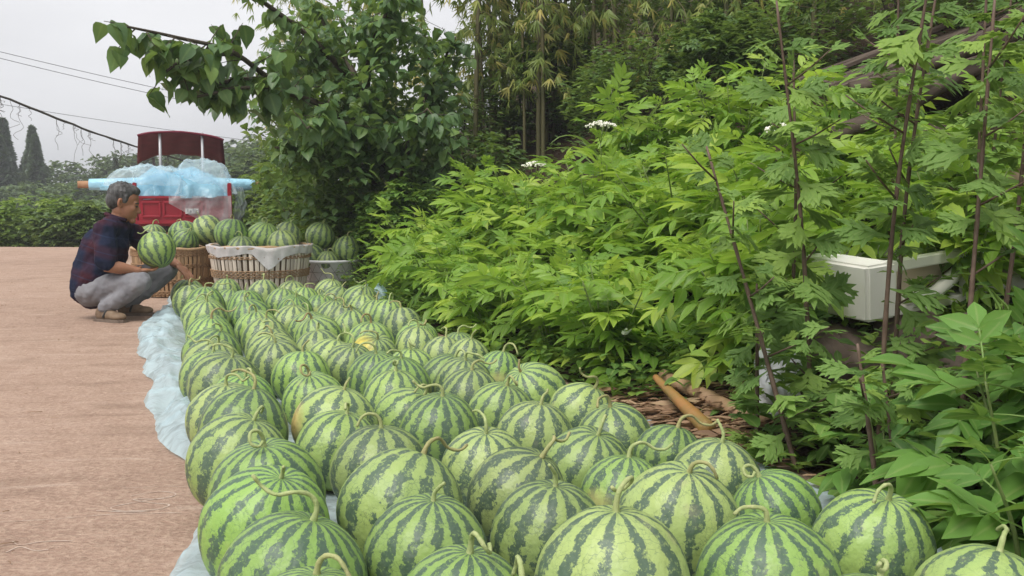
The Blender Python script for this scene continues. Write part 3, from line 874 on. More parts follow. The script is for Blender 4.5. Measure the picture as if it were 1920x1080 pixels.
# ================================================================== baskets of melons
def basket(loc, r_top, r_bot, h, n_slats, label, slat_mat, bands, gap=0.72, rim_z=None):
    t = empty('bamboo_basket', loc)
    tag(t, label, 'basket')
    # one slat, copied round
    bm = bmesh.new()
    w = 2 * math.pi * (r_top + r_bot) / 2 / n_slats * gap
    add_tube(bm, [(r_bot, 0, 0.01), ((r_bot + r_top) / 2 + .006, 0, h / 2), (r_top, 0, h)], 1.0, 4)
    for v in bm.verts: pass
    bm.free()
    bm = bmesh.new()
    rows = []
    for k in range(5):
        z = 0.008 + (h - 0.008) * k / 4
        rr = r_bot + (r_top - r_bot) * k / 4 + 0.012 * math.sin(math.pi * k / 4)
        ww = w / 2 * (rr / ((r_top + r_bot) / 2))
        rows.append([bm.verts.new((rr + dx, dy, z)) for dx, dy in ((-.003, -ww), (.003, -ww), (.0045, 0), (.003, ww), (-.003, ww))])
    for a, b in zip(rows, rows[1:]):
        for i in range(5):
            bm.faces.new((a[i], a[(i + 1) % 5], b[(i + 1) % 5], b[i]))
    bm.faces.new(list(reversed(rows[0]))); bm.faces.new(rows[-1])
    sm = bm_mesh('slat', bm, False); sm.materials.append(slat_mat)
    for k in range(n_slats):
        o = link('slat', sm, t, rot=(0, 0, 2 * math.pi * (k + .15 * math.sin(k * 7.3)) / n_slats))
    # woven bands: strands that pass in and out between the slats
    for (f0, cnt) in bands:
        for q in range(cnt):
            zz = h * f0 + q * 0.0125
            bm = bmesh.new()
            fr = zz / h
            rr = r_bot + (r_top - r_bot) * fr + 0.012 * math.sin(math.pi * fr)
            P = []
            for i in range(n_slats * 2):
                a = math.pi * i / n_slats
                amp = 0.0075 * math.cos(n_slats * a + q * math.pi)
                P.append(Vector(((rr + .003 + amp) * math.cos(a), (rr + .003 + amp) * math.sin(a), zz + .0015 * math.sin(i * 1.7 + q))))
            P.append(P[0]); P.append(P[1])
            add_tube(bm, P, 0.0058, 5, False)
            link('weave_strand', bm_mesh('weave_strand', bm), t, M['weave'])
    # rolled rim
    bm = bmesh.new()
    P = [Vector(((r_top + .004) * math.cos(a), (r_top + .004) * math.sin(a), h + .004 * math.sin(a * 9))) for a in [2 * math.pi * i / 60 for i in range(62)]]
    add_tube(bm, P, [0.0135 + .002 * math.sin(i * 2.2) for i in range(62)], 7, False)
    link('rim', bm_mesh('rim', bm), t, M['slat'])
    # woven base and dark lining
    bm = bmesh.new()
    lathe(bm, [(0.01, .012), (r_bot - .008, .012), (r_bot - .005, .02), ((r_bot + r_top) / 2, h / 2), (r_top - .012, h - .01)], 40, True)
    link('lining', bm_mesh('lining', bm), t, simple('basket_lining', (0.10, 0.065, 0.035), (0.16, 0.10, 0.06), 12, 0.9))
    return t

B1 = (-2.86, 8.371); B2 = (-2.035, 7.973); B3 = (-1.60, 8.696)
basket((B1[0], B1[1], 0.004), 0.345, 0.30, 0.40, 64, 'tawny bamboo basket of melons behind the squatting man', M['slat'], [(.07, 3), (.32, 3), (.62, 3), (.86, 4)], .78)
bk2 = basket((B2[0], B2[1], 0.004), 0.395, 0.325, 0.435, 58, 'bamboo basket with white sacking folded over its rim', M['slat_pale'], [(.05, 3), (.46, 5), (.80, 2)], .72)

# sacking folded over the rim of the middle basket, with a hanging corner
def rim_cloth():
    n = 90; V, F = [], []
    prof = 9
    for i in range(n):
        a = 2 * math.pi * i / n
        # the corner hangs towards the camera
        cdir = math.atan2(-B2[1], -B2[0] + .25)
        da = (a - cdir - .0 + math.pi) % (2 * math.pi) - math.pi
        hang = 0.082 + 0.012 * math.sin(a * 5) + 0.016 * mnoise.noise(Vector((math.cos(a) * 3, math.sin(a) * 3, 0))) + 0.11 * max(0, 1 - abs(da - .12) / 0.30)
        for k in range(prof):
            u = k / (prof - 1)
            if u < .3:      # inside
                rr = 0.378 - .01 * (1 - u / .3); z = 0.34 + (0.455 - .34) * u / .3
            else:
                w = (u - .3) / .7
                rr = 0.420 + .005 * math.sin(a * 23 + w * 3) - 0.018 * w + .004 * math.sin(a * 41)
                z = 0.458 - hang * w
                if w < .01: rr = .400; z = .462
            V.append((rr * math.cos(a), rr * math.sin(a), z + .004 * math.sin(a * 7)))
    for i in range(n):
        for k in range(prof - 1):
            a, b = i * prof + k, ((i + 1) % n) * prof + k
            F.append((a, b, b + 1, a + 1))
    return quads_mesh('sacking', V, F)
link('sacking', rim_cloth(), bk2, M['cloth'])

# white tub in a wire net
tub = empty('plastic_tub', (B3[0], B3[1], 0.004))
tag(tub, 'white plastic tub of melons wrapped in dark diamond netting', 'tub')
bm = bmesh.new()
lathe(bm, [(0.01, .004), (.19, .004), (.205, .03), (.245, .255), (.262, .262), (.268, .275), (.262, .285), (.245, .284), (.236, .26), (.195, .03)], 56, True)
link('tub_wall', bm_mesh('tub_wall', bm), tub, M['tub'])
for sgn in (1, -1):
    for k in range(15):
        pts = []
        for i in range(9):
            f = i / 8; a = 2 * math.pi * k / 15 + sgn * .62 * f
            rr = .208 + (.250 - .208) * f + .003
            pts.append((rr * math.cos(a), rr * math.sin(a), .03 + .228 * f))
        link('net_cord', tube_mesh('net_cord', pts, .0015, 4), tub, M['net'])
for zz, rr in ((.10, .2235), (.18, .238)):
    pts = [(rr * math.cos(2 * math.pi * i / 40), rr * math.sin(2 * math.pi * i / 40), zz) for i in range(41)]
    link('net_hoop', tube_mesh('net_hoop', pts, .0022, 4, False), tub, M['net'])

BM = [  # x, y, lowest z, radius, tilt, label
    (-3.02, 8.301, .37, .115, (.1, -.2), 'watermelon in the tawny basket, nearest the man\'s collar'),
    (-2.80, 8.411, .395, .125, (-.2, .2), 'watermelon at the middle of the tawny basket, half hidden'),
    (-2.72, 8.221, .345, .11, (.5, -.3), 'lowest pale watermelon at the front of the tawny basket'),
    (-2.60, 8.441, .405, .135, (-.5, .1), 'dark watermelon tipped sideways at the end of the tawny basket'),
    (-2.88, 8.571, .36, .115, (.2, .2), 'watermelon at the back of the tawny basket'),
    (-2.265, 7.973, .405, .137, (.15, .1), 'tallest watermelon in the basket with white sacking'),
    (-2.03, 8.053, .36, .140, (.3, -.2), 'broad watermelon at the middle of the basket with white sacking'),
    (-1.87, 8.213, .385, .115, (.2, .3), 'watermelon at the back of the basket with white sacking'),
    (-1.84, 7.903, .335, .125, (-.1, -.1), 'low watermelon beside the tub in the basket with white sacking'),
    (-2.13, 7.773, .30, .12, (.1, -.2), 'sunken watermelon at the front of the basket with white sacking'),
    (-1.69, 8.696, .37, .128, (.25, -.1), 'topmost watermelon piled in the white netted tub'),
    (-1.445, 8.636, .255, .125, (.05, .1), 'watermelon at the bank side of the white netted tub'),
    (-1.75, 8.596, .20, .12, (-.3, -.3), 'watermelon low beside the sacking basket in the white netted tub'),
    (-1.60, 8.546, .175, .10, (.1, -.3), 'smallest watermelon sunk at the front of the white netted tub'),
    (-1.58, 8.856, .23, .12, (.1, .3), 'watermelon at the back of the white netted tub'),
]
for i, (x, y, z, r, tl, lab) in enumerate(BM):
    add_melon(x, y, z, r, tl[0], tl[1], lab, 'watermelons heaped in the baskets and the tub', 200 + i, kind=[1, 4, 1, 0, 1, 1, 3, 0, 0, 1, 1, 2, 0, 1, 1][i])

# blue plastic bag lying behind the far end of the bed
def crumple(name, ux, uy, n, hfun, mat, parent=None):
    V, F = [], []
    for j in range(n + 1):
        for i in range(n + 1):
            V.append(hfun(i / n, j / n))
    F = [(j * (n + 1) + i, j * (n + 1) + i + 1, (j + 1) * (n + 1) + i + 1, (j + 1) * (n + 1) + i) for j in range(n) for i in range(n)]
    return link(name, quads_mesh(name, V, F), parent, mat)
def fbm(p, oct=3):
    s, a = 0, 1
    for k in range(oct):
        s += a * (.55 - abs(mnoise.noise(p * (2.1 ** k)))) ; a *= .5
    return s
def bag_fn(u, v):
    x = (u - .5) * .32; y = (v - .5) * .24
    dome = max(0, 1 - (2 * u - 1) ** 4) * max(0, 1 - (2 * v - 1) ** 4)
    z = 0.01 + dome * (.10 + .06 * u) + .05 * fbm(Vector((u * 3, v * 3, 2))) * dome
    p = Vector((-1.06, 7.287, 0)) + Vector((x * .95 - y * .3, x * .3 + y * .95, 0))
    return (p.x + .03 * mnoise.noise(Vector((u * 5, v * 5, 9))), p.y, z + .006)
bag = crumple('plastic_bag', 0, 0, 26, bag_fn, M['film_ground'])
tag(bag, 'rumpled pale blue plastic bag at the far end of the melons by the bushes', 'plastic bag')

# ================================================================== red cargo tricycle
TY = R(18.4)
truck = empty('cargo_tricycle', (-4.42, 13.309, 0.004), TY)     # origin under the tailgate, +y forward
tag(truck, 'red three-wheeled cargo truck with maroon canopy parked on the road', 'cargo tricycle')
HW = 0.60
def tbox(name, c, s, mat, bev=0.0, parent=truck):
    bm = bmesh.new()
    add_box(bm, Vector(c), s)
    if bev: bmesh.ops.bevel(bm, geom=bm.edges[:], offset=bev, segments=2, affect='EDGES')
    return link(name, bm_mesh(name, bm, False), parent, mat)
tbox('bed_floor', (0, .85, .47), (1.18, 1.66, .05), M['red_paint'])
for sx in (-1, 1):
    p = tbox('side_panel', (sx * (HW - .015), .86, .68), (.03, 1.64, .37), M['red_paint'], .006)
    for k in range(3):
        tbox('side_rib', (sx * (HW + .008), .3 + .55 * k, .68), (.022, .05, .36), M['red_paint'], .004, p)
    tbox('corner_post', (sx * (HW + .004), .0, .745), (.055, .055, .56), M['red_paint'], .008)
tbox('front_panel', (0, 1.68, .72), (1.18, .03, .45), M['red_paint'], .006)
# tailgate with pressed panels
gate = tbox('tailgate', (0, -.012, .66), (1.13, .022, .37), M['red_paint'], .004)
for k in range(4):
    cx = -.405 + .27 * k
    bm = bmesh.new()
    # pressed frame: four bars proud of the sheet
    for c, s in (((cx, -.031, .765), (.235, .02, .03)), ((cx, -.031, .575), (.235, .02, .03)), ((cx - .11, -.031, .67), (.03, .02, .165)), ((cx + .11, -.031, .67), (.03, .02, .165))):
        vs = add_box(bm, Vector(c), s)
    bmesh.ops.bevel(bm, geom=bm.edges[:], offset=.006, segments=1, affect='EDGES')
    link('pressed_frame', bm_mesh('pressed_frame', bm, False), gate, M['red_paint'])
tbox('top_rail', (0, -.03, .83), (1.14, .034, .035), M['red_paint'], .006, gate)
tbox('bottom_rail', (0, -.032, .50), (1.16, .04, .05), M['red_paint'], .006, gate)
dec = tbox('maker_plate', (.11, -.046, .645), (.17, .006, .07), M['decal'], 0, gate)
for k in range(4):
    tbox('plate_marking', (.055 + .037 * k, -.0505, .655 - .012 * (k % 2)), (.022, .003, .030), M['decal_ink'], 0, truck).parent = gate
tbox('plate_marking', (.11, -.0505, .622), (.12, .003, .010), M['decal_ink'], 0, gate)
for sx in (-1, 1):
    tl = tbox('tail_lamp', (sx * .47, -.03, .40), (.13, .05, .07), simple('lamp_red_%d' % (sx + 1), (0.4, 0.02, 0.02), (0.5, 0.05, 0.03), 20, .25), .008)
tbox('chassis_beam', (-.25, 1.3, .40), (.06, 2.6, .08), M['dark_metal'])
tbox('chassis_beam', (.25, 1.3, .40), (.06, 2.6, .08), M['dark_metal'])
tbox('rear_bumper', (0, -.03, .33), (1.0, .04, .06), M['red_paint'], .006)
def wheel(x, y, r, w, parent=truck):
    t = empty('wheel', (x, y, r)); t.parent = parent
    bm = bmesh.new()
    lathe(bm, [(r * .62, -w * .45), (r * .9, -w * .5), (r, -w * .3), (r, w * .3), (r * .9, w * .5), (r * .62, w * .45)], 28)
    ty = link('tyre', bm_mesh('tyre', bm), t, M['rubber'], rot=(0, R(90), 0))
    bm = bmesh.new()
    lathe(bm, [(.03, -w * .42), (.05, -w * .2), (r * .55, -w * .2), (r * .63, -w * .42), (r * .63, w * .42), (r * .55, w * .2), (.05, w * .2), (.03, w * .42)], 20, True, True)
    link('rim', bm_mesh('rim', bm), t, M['steel'], rot=(0, R(90), 0))
wheel(-.45, .75, .27, .12); wheel(.45, .75, .27, .12); wheel(0, 2.75, .25, .10)
axle = tube_mesh('axle', [(-.45, .75, .27), (.45, .75, .27)], .03, 8); link('axle', axle, truck, M['dark_metal'])
tbox('seat', (0, 1.98, .78), (.75, .36, .14), M['ink'], .03)
tbox('engine_cover', (0, 2.2, .52), (.5, .6, .3), M['red_paint'], .04)
link('fork', tube_mesh('fork', [(0, 2.75, .25), (0, 2.62, .62), (0, 2.5, .98)], .03, 8), truck, M['steel'])
link('handlebar', tube_mesh('handlebar', spline([(-.38, 2.3, 1.02), (-.15, 2.42, 1.02), (0, 2.48, .98), (.15, 2.42, 1.02), (.38, 2.3, 1.02)], 16), .014, 8), truck, M['dark_metal'])
tbox('windscreen_frame', (0, 2.55, 1.22), (.8, .02, .04), M['dark_metal'])
# canopy: arched sheet that slopes down to the front, on four posts
def canopy(thick):
    V, F = [], []
    nu, nv = 20, 14
    for j in range(nv + 1):
        v = j / nv
        y = 1.62 + 1.15 * v
        for i in range(nu + 1):
            u = i / nu * 2 - 1
            wid = .60 + .07 * v
            z = 1.77 + .035 * (1 - u * u) - .03 * abs(u) ** 6 - .10 * abs(u) ** 3 * v - .28 * v ** 1.25 - .05 * (u > .0) * u * .9 + .008 * math.sin(u * 14 + v * 3)
            V.append((u * wid, y, z - thick))
    F = [(j * (nu + 1) + i, j * (nu + 1) + i + 1, (j + 1) * (nu + 1) + i + 1, (j + 1) * (nu + 1) + i) for j in range(nv) for i in range(nu)]
    return V, F
V, F = canopy(0)
can = link('canopy', quads_mesh('canopy', V, F), truck, M['red_canvas'])
sol = can.modifiers.new('thick', 'SOLIDIFY'); sol.thickness = .012
bm = bmesh.new()
P = [Vector((u * .61, 1.62, 1.765 + .035 * (1 - u * u) - .03 * abs(u) ** 6 - .05 * (u > 0) * u * .9)) for u in [i / 20 * 2 - 1 for i in range(21)]]
add_tube(bm, P, .018, 6)
link('canopy_hem', bm_mesh('canopy_hem', bm), can, M['red_canvas'])
for sx in (-1, 1):
    link('canopy_post', tube_mesh('canopy_post', [(sx * .30, 1.66, .72), (sx * .30, 1.66, 1.80)], .022, 8), truck, M['steel'])
    link('canopy_post', tube_mesh('canopy_post', [(sx * .42, 2.55, .7), (sx * .42, 2.60, 1.45)], .018, 8), truck, M['steel'])

# roll of film across the bed, resting on the side panels
def tw(x, y, z):
    c, s = math.cos(TY), math.sin(TY)
    return Vector((-4.42 + x * c - y * s, 13.309 + x * s + y * c, z))
roll = empty('film_roll', tw(0, .40, 1.005), TY)
tag(roll, 'long roll of light blue film on a cardboard core lying across the truck bed', 'film roll')
bm = bmesh.new()
rp = [(-1.20, .0), (-1.19, .072), (-.9, .083), (-.45, .102), (0, .108), (.5, .10), (.92, .083), (.97, .070), (.975, .0)]
rings = []
for (x, r) in rp:
    rings.append([bm.verts.new((x, max(r, .03) * math.cos(2 * math.pi * k / 24) * (1 + .07 * math.sin(k * 1.9 + x * 6)), max(r, .03) * math.sin(2 * math.pi * k / 24) * (1 + .06 * math.sin(k * 2.3 + x * 5)))) for k in range(24)])
for a, b in zip(rings, rings[1:]):
    for k in range(24): bm.faces.new((a[k], a[(k + 1) % 24], b[(k + 1) % 24], b[k]))
link('wound_film', bm_mesh('wound_film', bm), roll, M['film_roll'])
link('core', tube_mesh('core', [(-1.33, 0, 0), (1.06, 0, 0)], .048, 16), roll, M['card'])
def flap_fn(u, v):
    x = -1.05 + .95 * u
    return (x, -.095 - .01 * v, -.02 - (.055 + .05 * u) * v + .02 * mnoise.noise(Vector((u * 6, v * 4, 0))))
crumple('loose_flap', 0, 0, 16, flap_fn, M['film_blue'], roll)

# heap of loose film in the bed
heap = empty('film_heap', tw(0, .3, .86), TY)
tag(heap, 'billowing heap of crumpled pale blue film piled on the truck bed', 'plastic film')
def heap_fn(seed, x0, x1, y0, y1, zb, zt, amp):
    def fn(u, v):
        x = x0 + (x1 - x0) * u; y = y0 + (y1 - y0) * v
        e = (1 - abs(2 * u - 1) ** 3.5) * (1 - abs(2 * v - 1) ** 3.0)
        p = Vector((u * 2.6 + seed, v * 2.2, seed * 1.7))
        n = fbm(p * .95, 4)
        z = zb + (zt - zb) * max(0, e) ** .55 + amp * (n - .35) * (.35 + .65 * e)
        return (x + .10 * mnoise.noise(p * 2 + Vector((5, 0, 0))), y + .14 * mnoise.noise(p * 2 + Vector((0, 7, 0))), z)
    return fn
crumple('film_fold', 0, 0, 46, heap_fn(1, -.70, .52, -.28, 1.2, -.02, .30, .20), M['film_blue'], heap)
crumple('film_fold', 0, 0, 40, heap_fn(5, -.98, .1, -.32, .8, .10, .33, .20), M['film_clear'], heap)
crumple('film_fold', 0, 0, 40, heap_fn(9, -.15, .70, -.33, .9, .0, .40, .20), M['film_clear'], heap)
crumple('film_fold', 0, 0, 40, heap_fn(14, -.55, .60, -.36, .5, -.04, .27, .18), M['film_blue'], heap)
def drape_fn(u, v):
    x = -.18 + .80 * u
    dep = (.10 + .30 * min(1, u * 1.6)) * (1 - .25 * max(0, u - .7))
    z = -.005 - dep * v
    y = -.385 - .03 * v + .02 * mnoise.noise(Vector((u * 6, v * 2.5, 3))) + .012 * math.sin(u * 22 + v * 4)
    return (x, y, z)
crumple('film_drape', 0, 0, 26, drape_fn, M['film_clear'], heap)
def tail_fn(u, v):
    x = .62 + .16 * u + .05 * math.sin(v * 4)
    z = .12 - .52 * v
    return (x + .04 * mnoise.noise(Vector((u * 3, v * 5, 2))), -.30 + .12 * u + .05 * mnoise.noise(Vector((u * 5, v * 5, 6))), z)
crumple('film_drape', 0, 0, 20, tail_fn, M['film_clear'], heap)

# ================================================================== the squatting man
def skin_mat():
    m = Mat('skin')
    tc = m.n('TexCoord')
    no = m.noise(tc.outputs['Object'], 14, 4)
    col = m.mix(no, (0.25, 0.115, 0.066), (0.36, 0.175, 0.105))
    b = m.bsdf(col, 0.5, 0.4)
    m.set(b.inputs['Subsurface Weight'], 0.08)
    m.set(b.inputs['Subsurface Radius'], (0.01, 0.004, 0.002))
    return m.surf(b)
def shirt_mat():
    m = Mat('plaid_shirt')
    tc = m.n('TexCoord')
    mp = m.n('Mapping', {'Vector': tc.outputs['Object'], 'Rotation': (0, R(-16), 0)})
    sep = m.n('SeparateXYZ', {0: mp.outputs[0]})
    a = m.math('SINE', m.math('MULTIPLY_ADD', sep.outputs[2], 30.0, 0.6))
    c = m.math('SINE', m.math('MULTIPLY_ADD', sep.outputs[0], 27.0, 1.0))
    fa = m.ramp(a, [(0.1, 0.0), (0.75, 1.0)]); fc = m.ramp(c, [(0.1, 0.0), (0.75, 1.0)])
    f = m.math('MULTIPLY', m.math('ADD', fa, fc), 0.5)
    col = m.mix(f, (0.013, 0.018, 0.040), (0.050, 0.016, 0.025))
    line = m.ramp(m.math('SINE', m.math('MULTIPLY', sep.outputs[2], 60.0)), [(0.95, 0.0), (1.0, 0.5)])
    col = m.mix(line, col, (0.03, 0.045, 0.09))
    b = m.bsdf(col, 0.85, 0.15)
    no = m.noise(tc.outputs['Object'], 9, 3)
    m.set(b.inputs['Normal'], m.bump(no, 0.5, 0.03))
    return m.surf(b)
M['skin'] = skin_mat(); M['shirt'] = shirt_mat()
M['trousers'] = simple('grey_trousers', (0.165, 0.165, 0.18), (0.235, 0.235, 0.25), 10, 0.85, 0.15, 0.35)
M['hair'] = simple('grey_black_hair', (0.015, 0.014, 0.014), (0.12, 0.12, 0.12), 46, 0.6, 0.35, 0.6, stretch=(1, 1, .4))
M['shoe'] = simple('tan_shoe', (0.13, 0.085, 0.055), (0.22, 0.155, 0.10), 12, 0.65, 0.3)
M['sole'] = simple('shoe_sole', (0.12, 0.09, 0.07), (0.18, 0.14, 0.11), 12, 0.8)

man = empty('person', (-2.74, 6.721, 0.004), R(13))
tag(man, 'man in a dark plaid shirt and grey trousers squatting with a watermelon in hand', 'person')

def blob(bm, c, rad, rot=None, seg=16):
    m = Matrix.Translation(Vector(c))
    if rot is not None: m = m @ rot
    bmesh.ops.create_uvsphere(bm, u_segments=seg, v_segments=seg // 2 + 2, radius=1.0, matrix=m @ Matrix.Diagonal((rad[0], rad[1], rad[2], 1)))
def limb(bm, pts, radii, n=14, sub=6, flat=None):
    P = spline(pts, (len(pts) - 1) * sub)
    m = len(P) - 1
    rr = []
    for i in range(m + 1):
        u = i / m * (len(radii) - 1); k = min(int(u), len(radii) - 2); f = u - k
        f = f * f * (3 - 2 * f)
        rr.append(radii[k] * (1 - f) + radii[k + 1] * f)
    add_tube(bm, P, rr, n)
    blob(bm, P[0], (rr[0],) * 3, None, 12); blob(bm, P[-1], (rr[-1],) * 3, None, 12)
def body_part(name, bm, mat, voxel, smooth=6, parent=man, extra=None):
    me = bm_mesh(name, bm)
    o = link(name, me, parent, mat)
    md = o.modifiers.new('union', 'REMESH'); md.mode = 'VOXEL'; md.voxel_size = voxel; md.use_smooth_shade = True
    sm = o.modifiers.new('soft', 'SMOOTH'); sm.factor = 0.5; sm.iterations = smooth
    if extra:
        tx = bpy.data.textures.new(name + '_folds', 'CLOUDS'); tx.noise_scale = extra[1]; tx.noise_depth = 2
        dm = o.modifiers.new('folds', 'DISPLACE'); dm.texture = tx; dm.strength = extra[0]; dm.mid_level = 0.5
        dm.texture_coords = 'LOCAL'
    return o

HIP = Vector((-.09, 0, .215)); CHEST = Vector((.0, 0, .50)); NECK = Vector((.06, 0, .67))
SH_R, SH_L = Vector((.0, -.185, .605)), Vector((.08, .185, .60))
EL_R, WR_R = Vector((.02, -.265, .375)), Vector((.205, -.215, .335))
EL_L, WR_L = Vector((.28, .30, .43)), Vector((.43, .12, .345))
KN_R, AN_R = Vector((.235, -.27, .265)), Vector((-.005, -.205, .085))
KN_L, AN_L = Vector((.35, .20, .300)), Vector((.095, .12, .085))
HEADC = Vector((.105, -.01, .785))
head_rot = Matrix.Rotation(R(2), 4, 'Z') @ Matrix.Rotation(R(13), 4, 'Y')   # turned to the melon, looking down
def hp(x, y, z):
    return HEADC + head_rot @ Vector((x, y, z))

bm = bmesh.new()
# trunk and limbs under the clothes
limb(bm, [HIP, Vector((-.06, 0, .36)), CHEST, NECK - Vector((.01, 0, .03))], [.115, .115, .125, .06])
limb(bm, [NECK - Vector((.02, 0, .05)), Vector((.075, -.005, .715)), hp(-.015, 0, -.05)], [.062, .054, .056])
limb(bm, [SH_R, EL_R], [.05, .042]); limb(bm, [SH_L, EL_L], [.05, .042])
limb(bm, [EL_R, EL_R.lerp(WR_R, .35), WR_R], [.042, .043, .027]); limb(bm, [EL_L, EL_L.lerp(WR_L, .35), WR_L], [.042, .042, .027])
limb(bm, [HIP + Vector((0, -.08, 0)), KN_R], [.08, .055]); limb(bm, [HIP + Vector((0, .08, 0)), KN_L], [.08, .055])
limb(bm, [KN_R, AN_R], [.052, .036]); limb(bm, [KN_L, AN_L], [.052, .036])
# skull and face
blob(bm, hp(-.012, 0, .035), (.098, .076, .092), head_rot, 24)
blob(bm, hp(.028, 0, -.035), (.068, .062, .085), head_rot, 20)
blob(bm, hp(.070, 0, .012), (.022, .050, .030), head_rot)         # brow
blob(bm, hp(.058, .036, -.028), (.026, .022, .028), head_rot); blob(bm, hp(.058, -.036, -.028), (.026, .022, .028), head_rot)   # cheekbones
blob(bm, hp(.072, 0, -.108), (.024, .026, .020), head_rot)        # chin
limb(bm, [hp(.078, 0, .004), hp(.097, 0, -.022), hp(.106, 0, -.040)], [.009, .011, .0135], 10)   # nose
blob(bm, hp(.096, .010, -.043), (.010, .010, .008), head_rot); blob(bm, hp(.096, -.010, -.043), (.010, .010, .008), head_rot)
blob(bm, hp(.086, 0, -.068), (.012, .024, .008), head_rot); blob(bm, hp(.083, 0, -.080), (.012, .021, .009), head_rot)   # lips
for s in (-1, 1):
    limb(bm, [hp(-.012, s * .070, .022), hp(-.024, s * .081, .016), hp(-.026, s * .081, -.012), hp(-.012, s * .074, -.034), hp(-.008, s * .070, -.02)], [.008, .010, .010, .009, .007], 8)   # ears
# hands: palm, four fingers, thumb
def hand(wr, palm_dir, palm_n, side, curl, spread=.021):
    d = Vector(palm_dir).normalized(); n = Vector(palm_n).normalized(); b = d.cross(n).normalized() * side
    pc = wr + d * .045
    rot = Matrix((d, b, n)).transposed().to_4x4()
    blob(bm, pc, (.052, .041, .017), rot, 16)
    for k, ln in enumerate((.066, .075, .071, .056)):
        off = (k - 1.5) * spread
        p0 = pc + d * .040 + b * off
        c1, c2, c3 = curl
        d1 = (d * math.cos(c1) + n * math.sin(c1)); d2 = (d * math.cos(c2) + n * math.sin(c2)); d3 = (d * math.cos(c3) + n * math.sin(c3))
        p1 = p0 + d1 * ln * .45; p2 = p1 + d2 * ln * .32; p3 = p2 + d3 * ln * .25
        limb(bm, [p0, p1, p2, p3], [.0095, .009, .0085, .0072], 8, 3)
    t0 = pc - d * .012 - b * .030
    t1 = t0 + (d * .5 - b * .75 + n * .35).normalized() * .034
    t2 = t1 + (d * .85 - b * .25 + n * .4).normalized() * .028
    limb(bm, [t0, t1, t2], [.013, .0105, .0085], 8, 3)
# right hand cups the melon from below, left hand reaches down to a melon on the ground
hand(WR_R, (.70, .70, -.02), (-.05, 0, 1), 1, (.15, .45, .8))
hand(WR_L, (.60, -.55, -.55), (-.25, .2, -.85), -1, (.1, .45, .9))
body = body_part('body', bm, M['skin'], 0.0045, 4)

# eyes and brows
for s in (-1, 1):
    bm = bmesh.new(); blob(bm, hp(.0835, s * .029, -.006), (.009, .013, .006), head_rot, 10)
    link('eye', bm_mesh('eye', bm), man, M['ink'])
    bm = bmesh.new(); limb(bm, [hp(.088, s * .014, .014), hp(.086, s * .032, .018), hp(.076, s * .048, .012)], [.0035, .0045, .003], 6, 3)
    link('eyebrow', bm_mesh('eyebrow', bm), man, M['ink'])
# hair: short, greying, cut over the ears
bm = bmesh.new()
blob(bm, hp(-.026, 0, .052), (.098, .083, .090), head_rot, 24)
blob(bm, hp(-.062, 0, .012), (.062, .074, .075), head_rot, 20)
blob(bm, hp(.022, 0, .092), (.066, .062, .040), head_rot, 16)
for s in (-1, 1): blob(bm, hp(.006, s * .066, .030), (.022, .014, .034), head_rot, 12)
rg = random.Random(4)
for k in range(150):
    v = rdir(rg)
    if v.z < -.15 or (v.x > .55 and v.z < .5): continue
    p = hp(-.026 + v.x * .097, v.y * .081, .052 + v.z * .088)
    q = p + head_rot.to_3x3() @ (Vector((v.x, v.y, v.z)) * .008 + Vector((.006, 0, .002)))
    add_tube(bm, [p, q], [.008, .004], 5)
body_part('hair', bm, M['hair'], 0.006, 2)

# shirt: trunk, short sleeves, collar
bm = bmesh.new()
limb(bm, [HIP + Vector((-.03, 0, .0)), Vector((-.085, 0, .33)), Vector((-.03, 0, .48)), Vector((.03, 0, .60))], [.150, .158, .158, .105], 20)
blob(bm, Vector((-.075, 0, .30)), (.150, .190, .155), Matrix.Rotation(R(15), 4, 'Y'), 20)
blob(bm, Vector((-.015, 0, .48)), (.135, .195, .150), Matrix.Rotation(R(18), 4, 'Y'), 20)
limb(bm, [SH_R, Vector((.04, 0, .63)), SH_L], [.068, .082, .068], 14)
limb(bm, [SH_R + Vector((.0, .01, .0)), SH_R.lerp(EL_R, .5), SH_R.lerp(EL_R, .86)], [.074, .076, .072], 14)
limb(bm, [SH_L, SH_L.lerp(EL_L, .5), SH_L.lerp(EL_L, .8)], [.072, .074, .068], 14)
shirt = body_part('shirt', bm, M['shirt'], 0.008, 5, extra=(.026, .07))
bm = bmesh.new()
for a0 in range(0, 300, 12):
    pass
ring = []
for k in range(22):
    a = R(35 + 290 * k / 21)
    ring.append(Vector((.055 + .071 * math.cos(a), -.002 + .072 * math.sin(a), .688 + .030 * -math.cos(a) * .8)))
add_tube(bm, ring, [.014] * 22, 8)
for p in ring: 
    pass
link('collar', bm_mesh('collar', bm), shirt, M['shirt'])

# trousers
bm = bmesh.new()
blob(bm, HIP + Vector((-.02, 0, -.02)), (.135, .175, .125), None, 20)
limb(bm, [HIP + Vector((-.01, -.085, -.02)), HIP.lerp(KN_R, .55) + Vector((0, -.04, .0)), KN_R + Vector((-.005, 0, .0))], [.100, .085, .064], 16)
limb(bm, [HIP + Vector((-.01, .085, -.02)), HIP.lerp(KN_L, .55) + Vector((0, .05, .0)), KN_L], [.100, .083, .064], 16)
limb(bm, [KN_R, KN_R.lerp(AN_R, .5) + Vector((-.012, 0, -.01)), AN_R + Vector((0, 0, .012))], [.064, .060, .050], 16)
limb(bm, [KN_L, KN_L.lerp(AN_L, .5) + Vector((-.012, 0, -.01)), AN_L + Vector((0, 0, .012))], [.064, .060, .050], 16)
body_part('trousers', bm, M['trousers'], 0.008, 5, extra=(.022, .055))

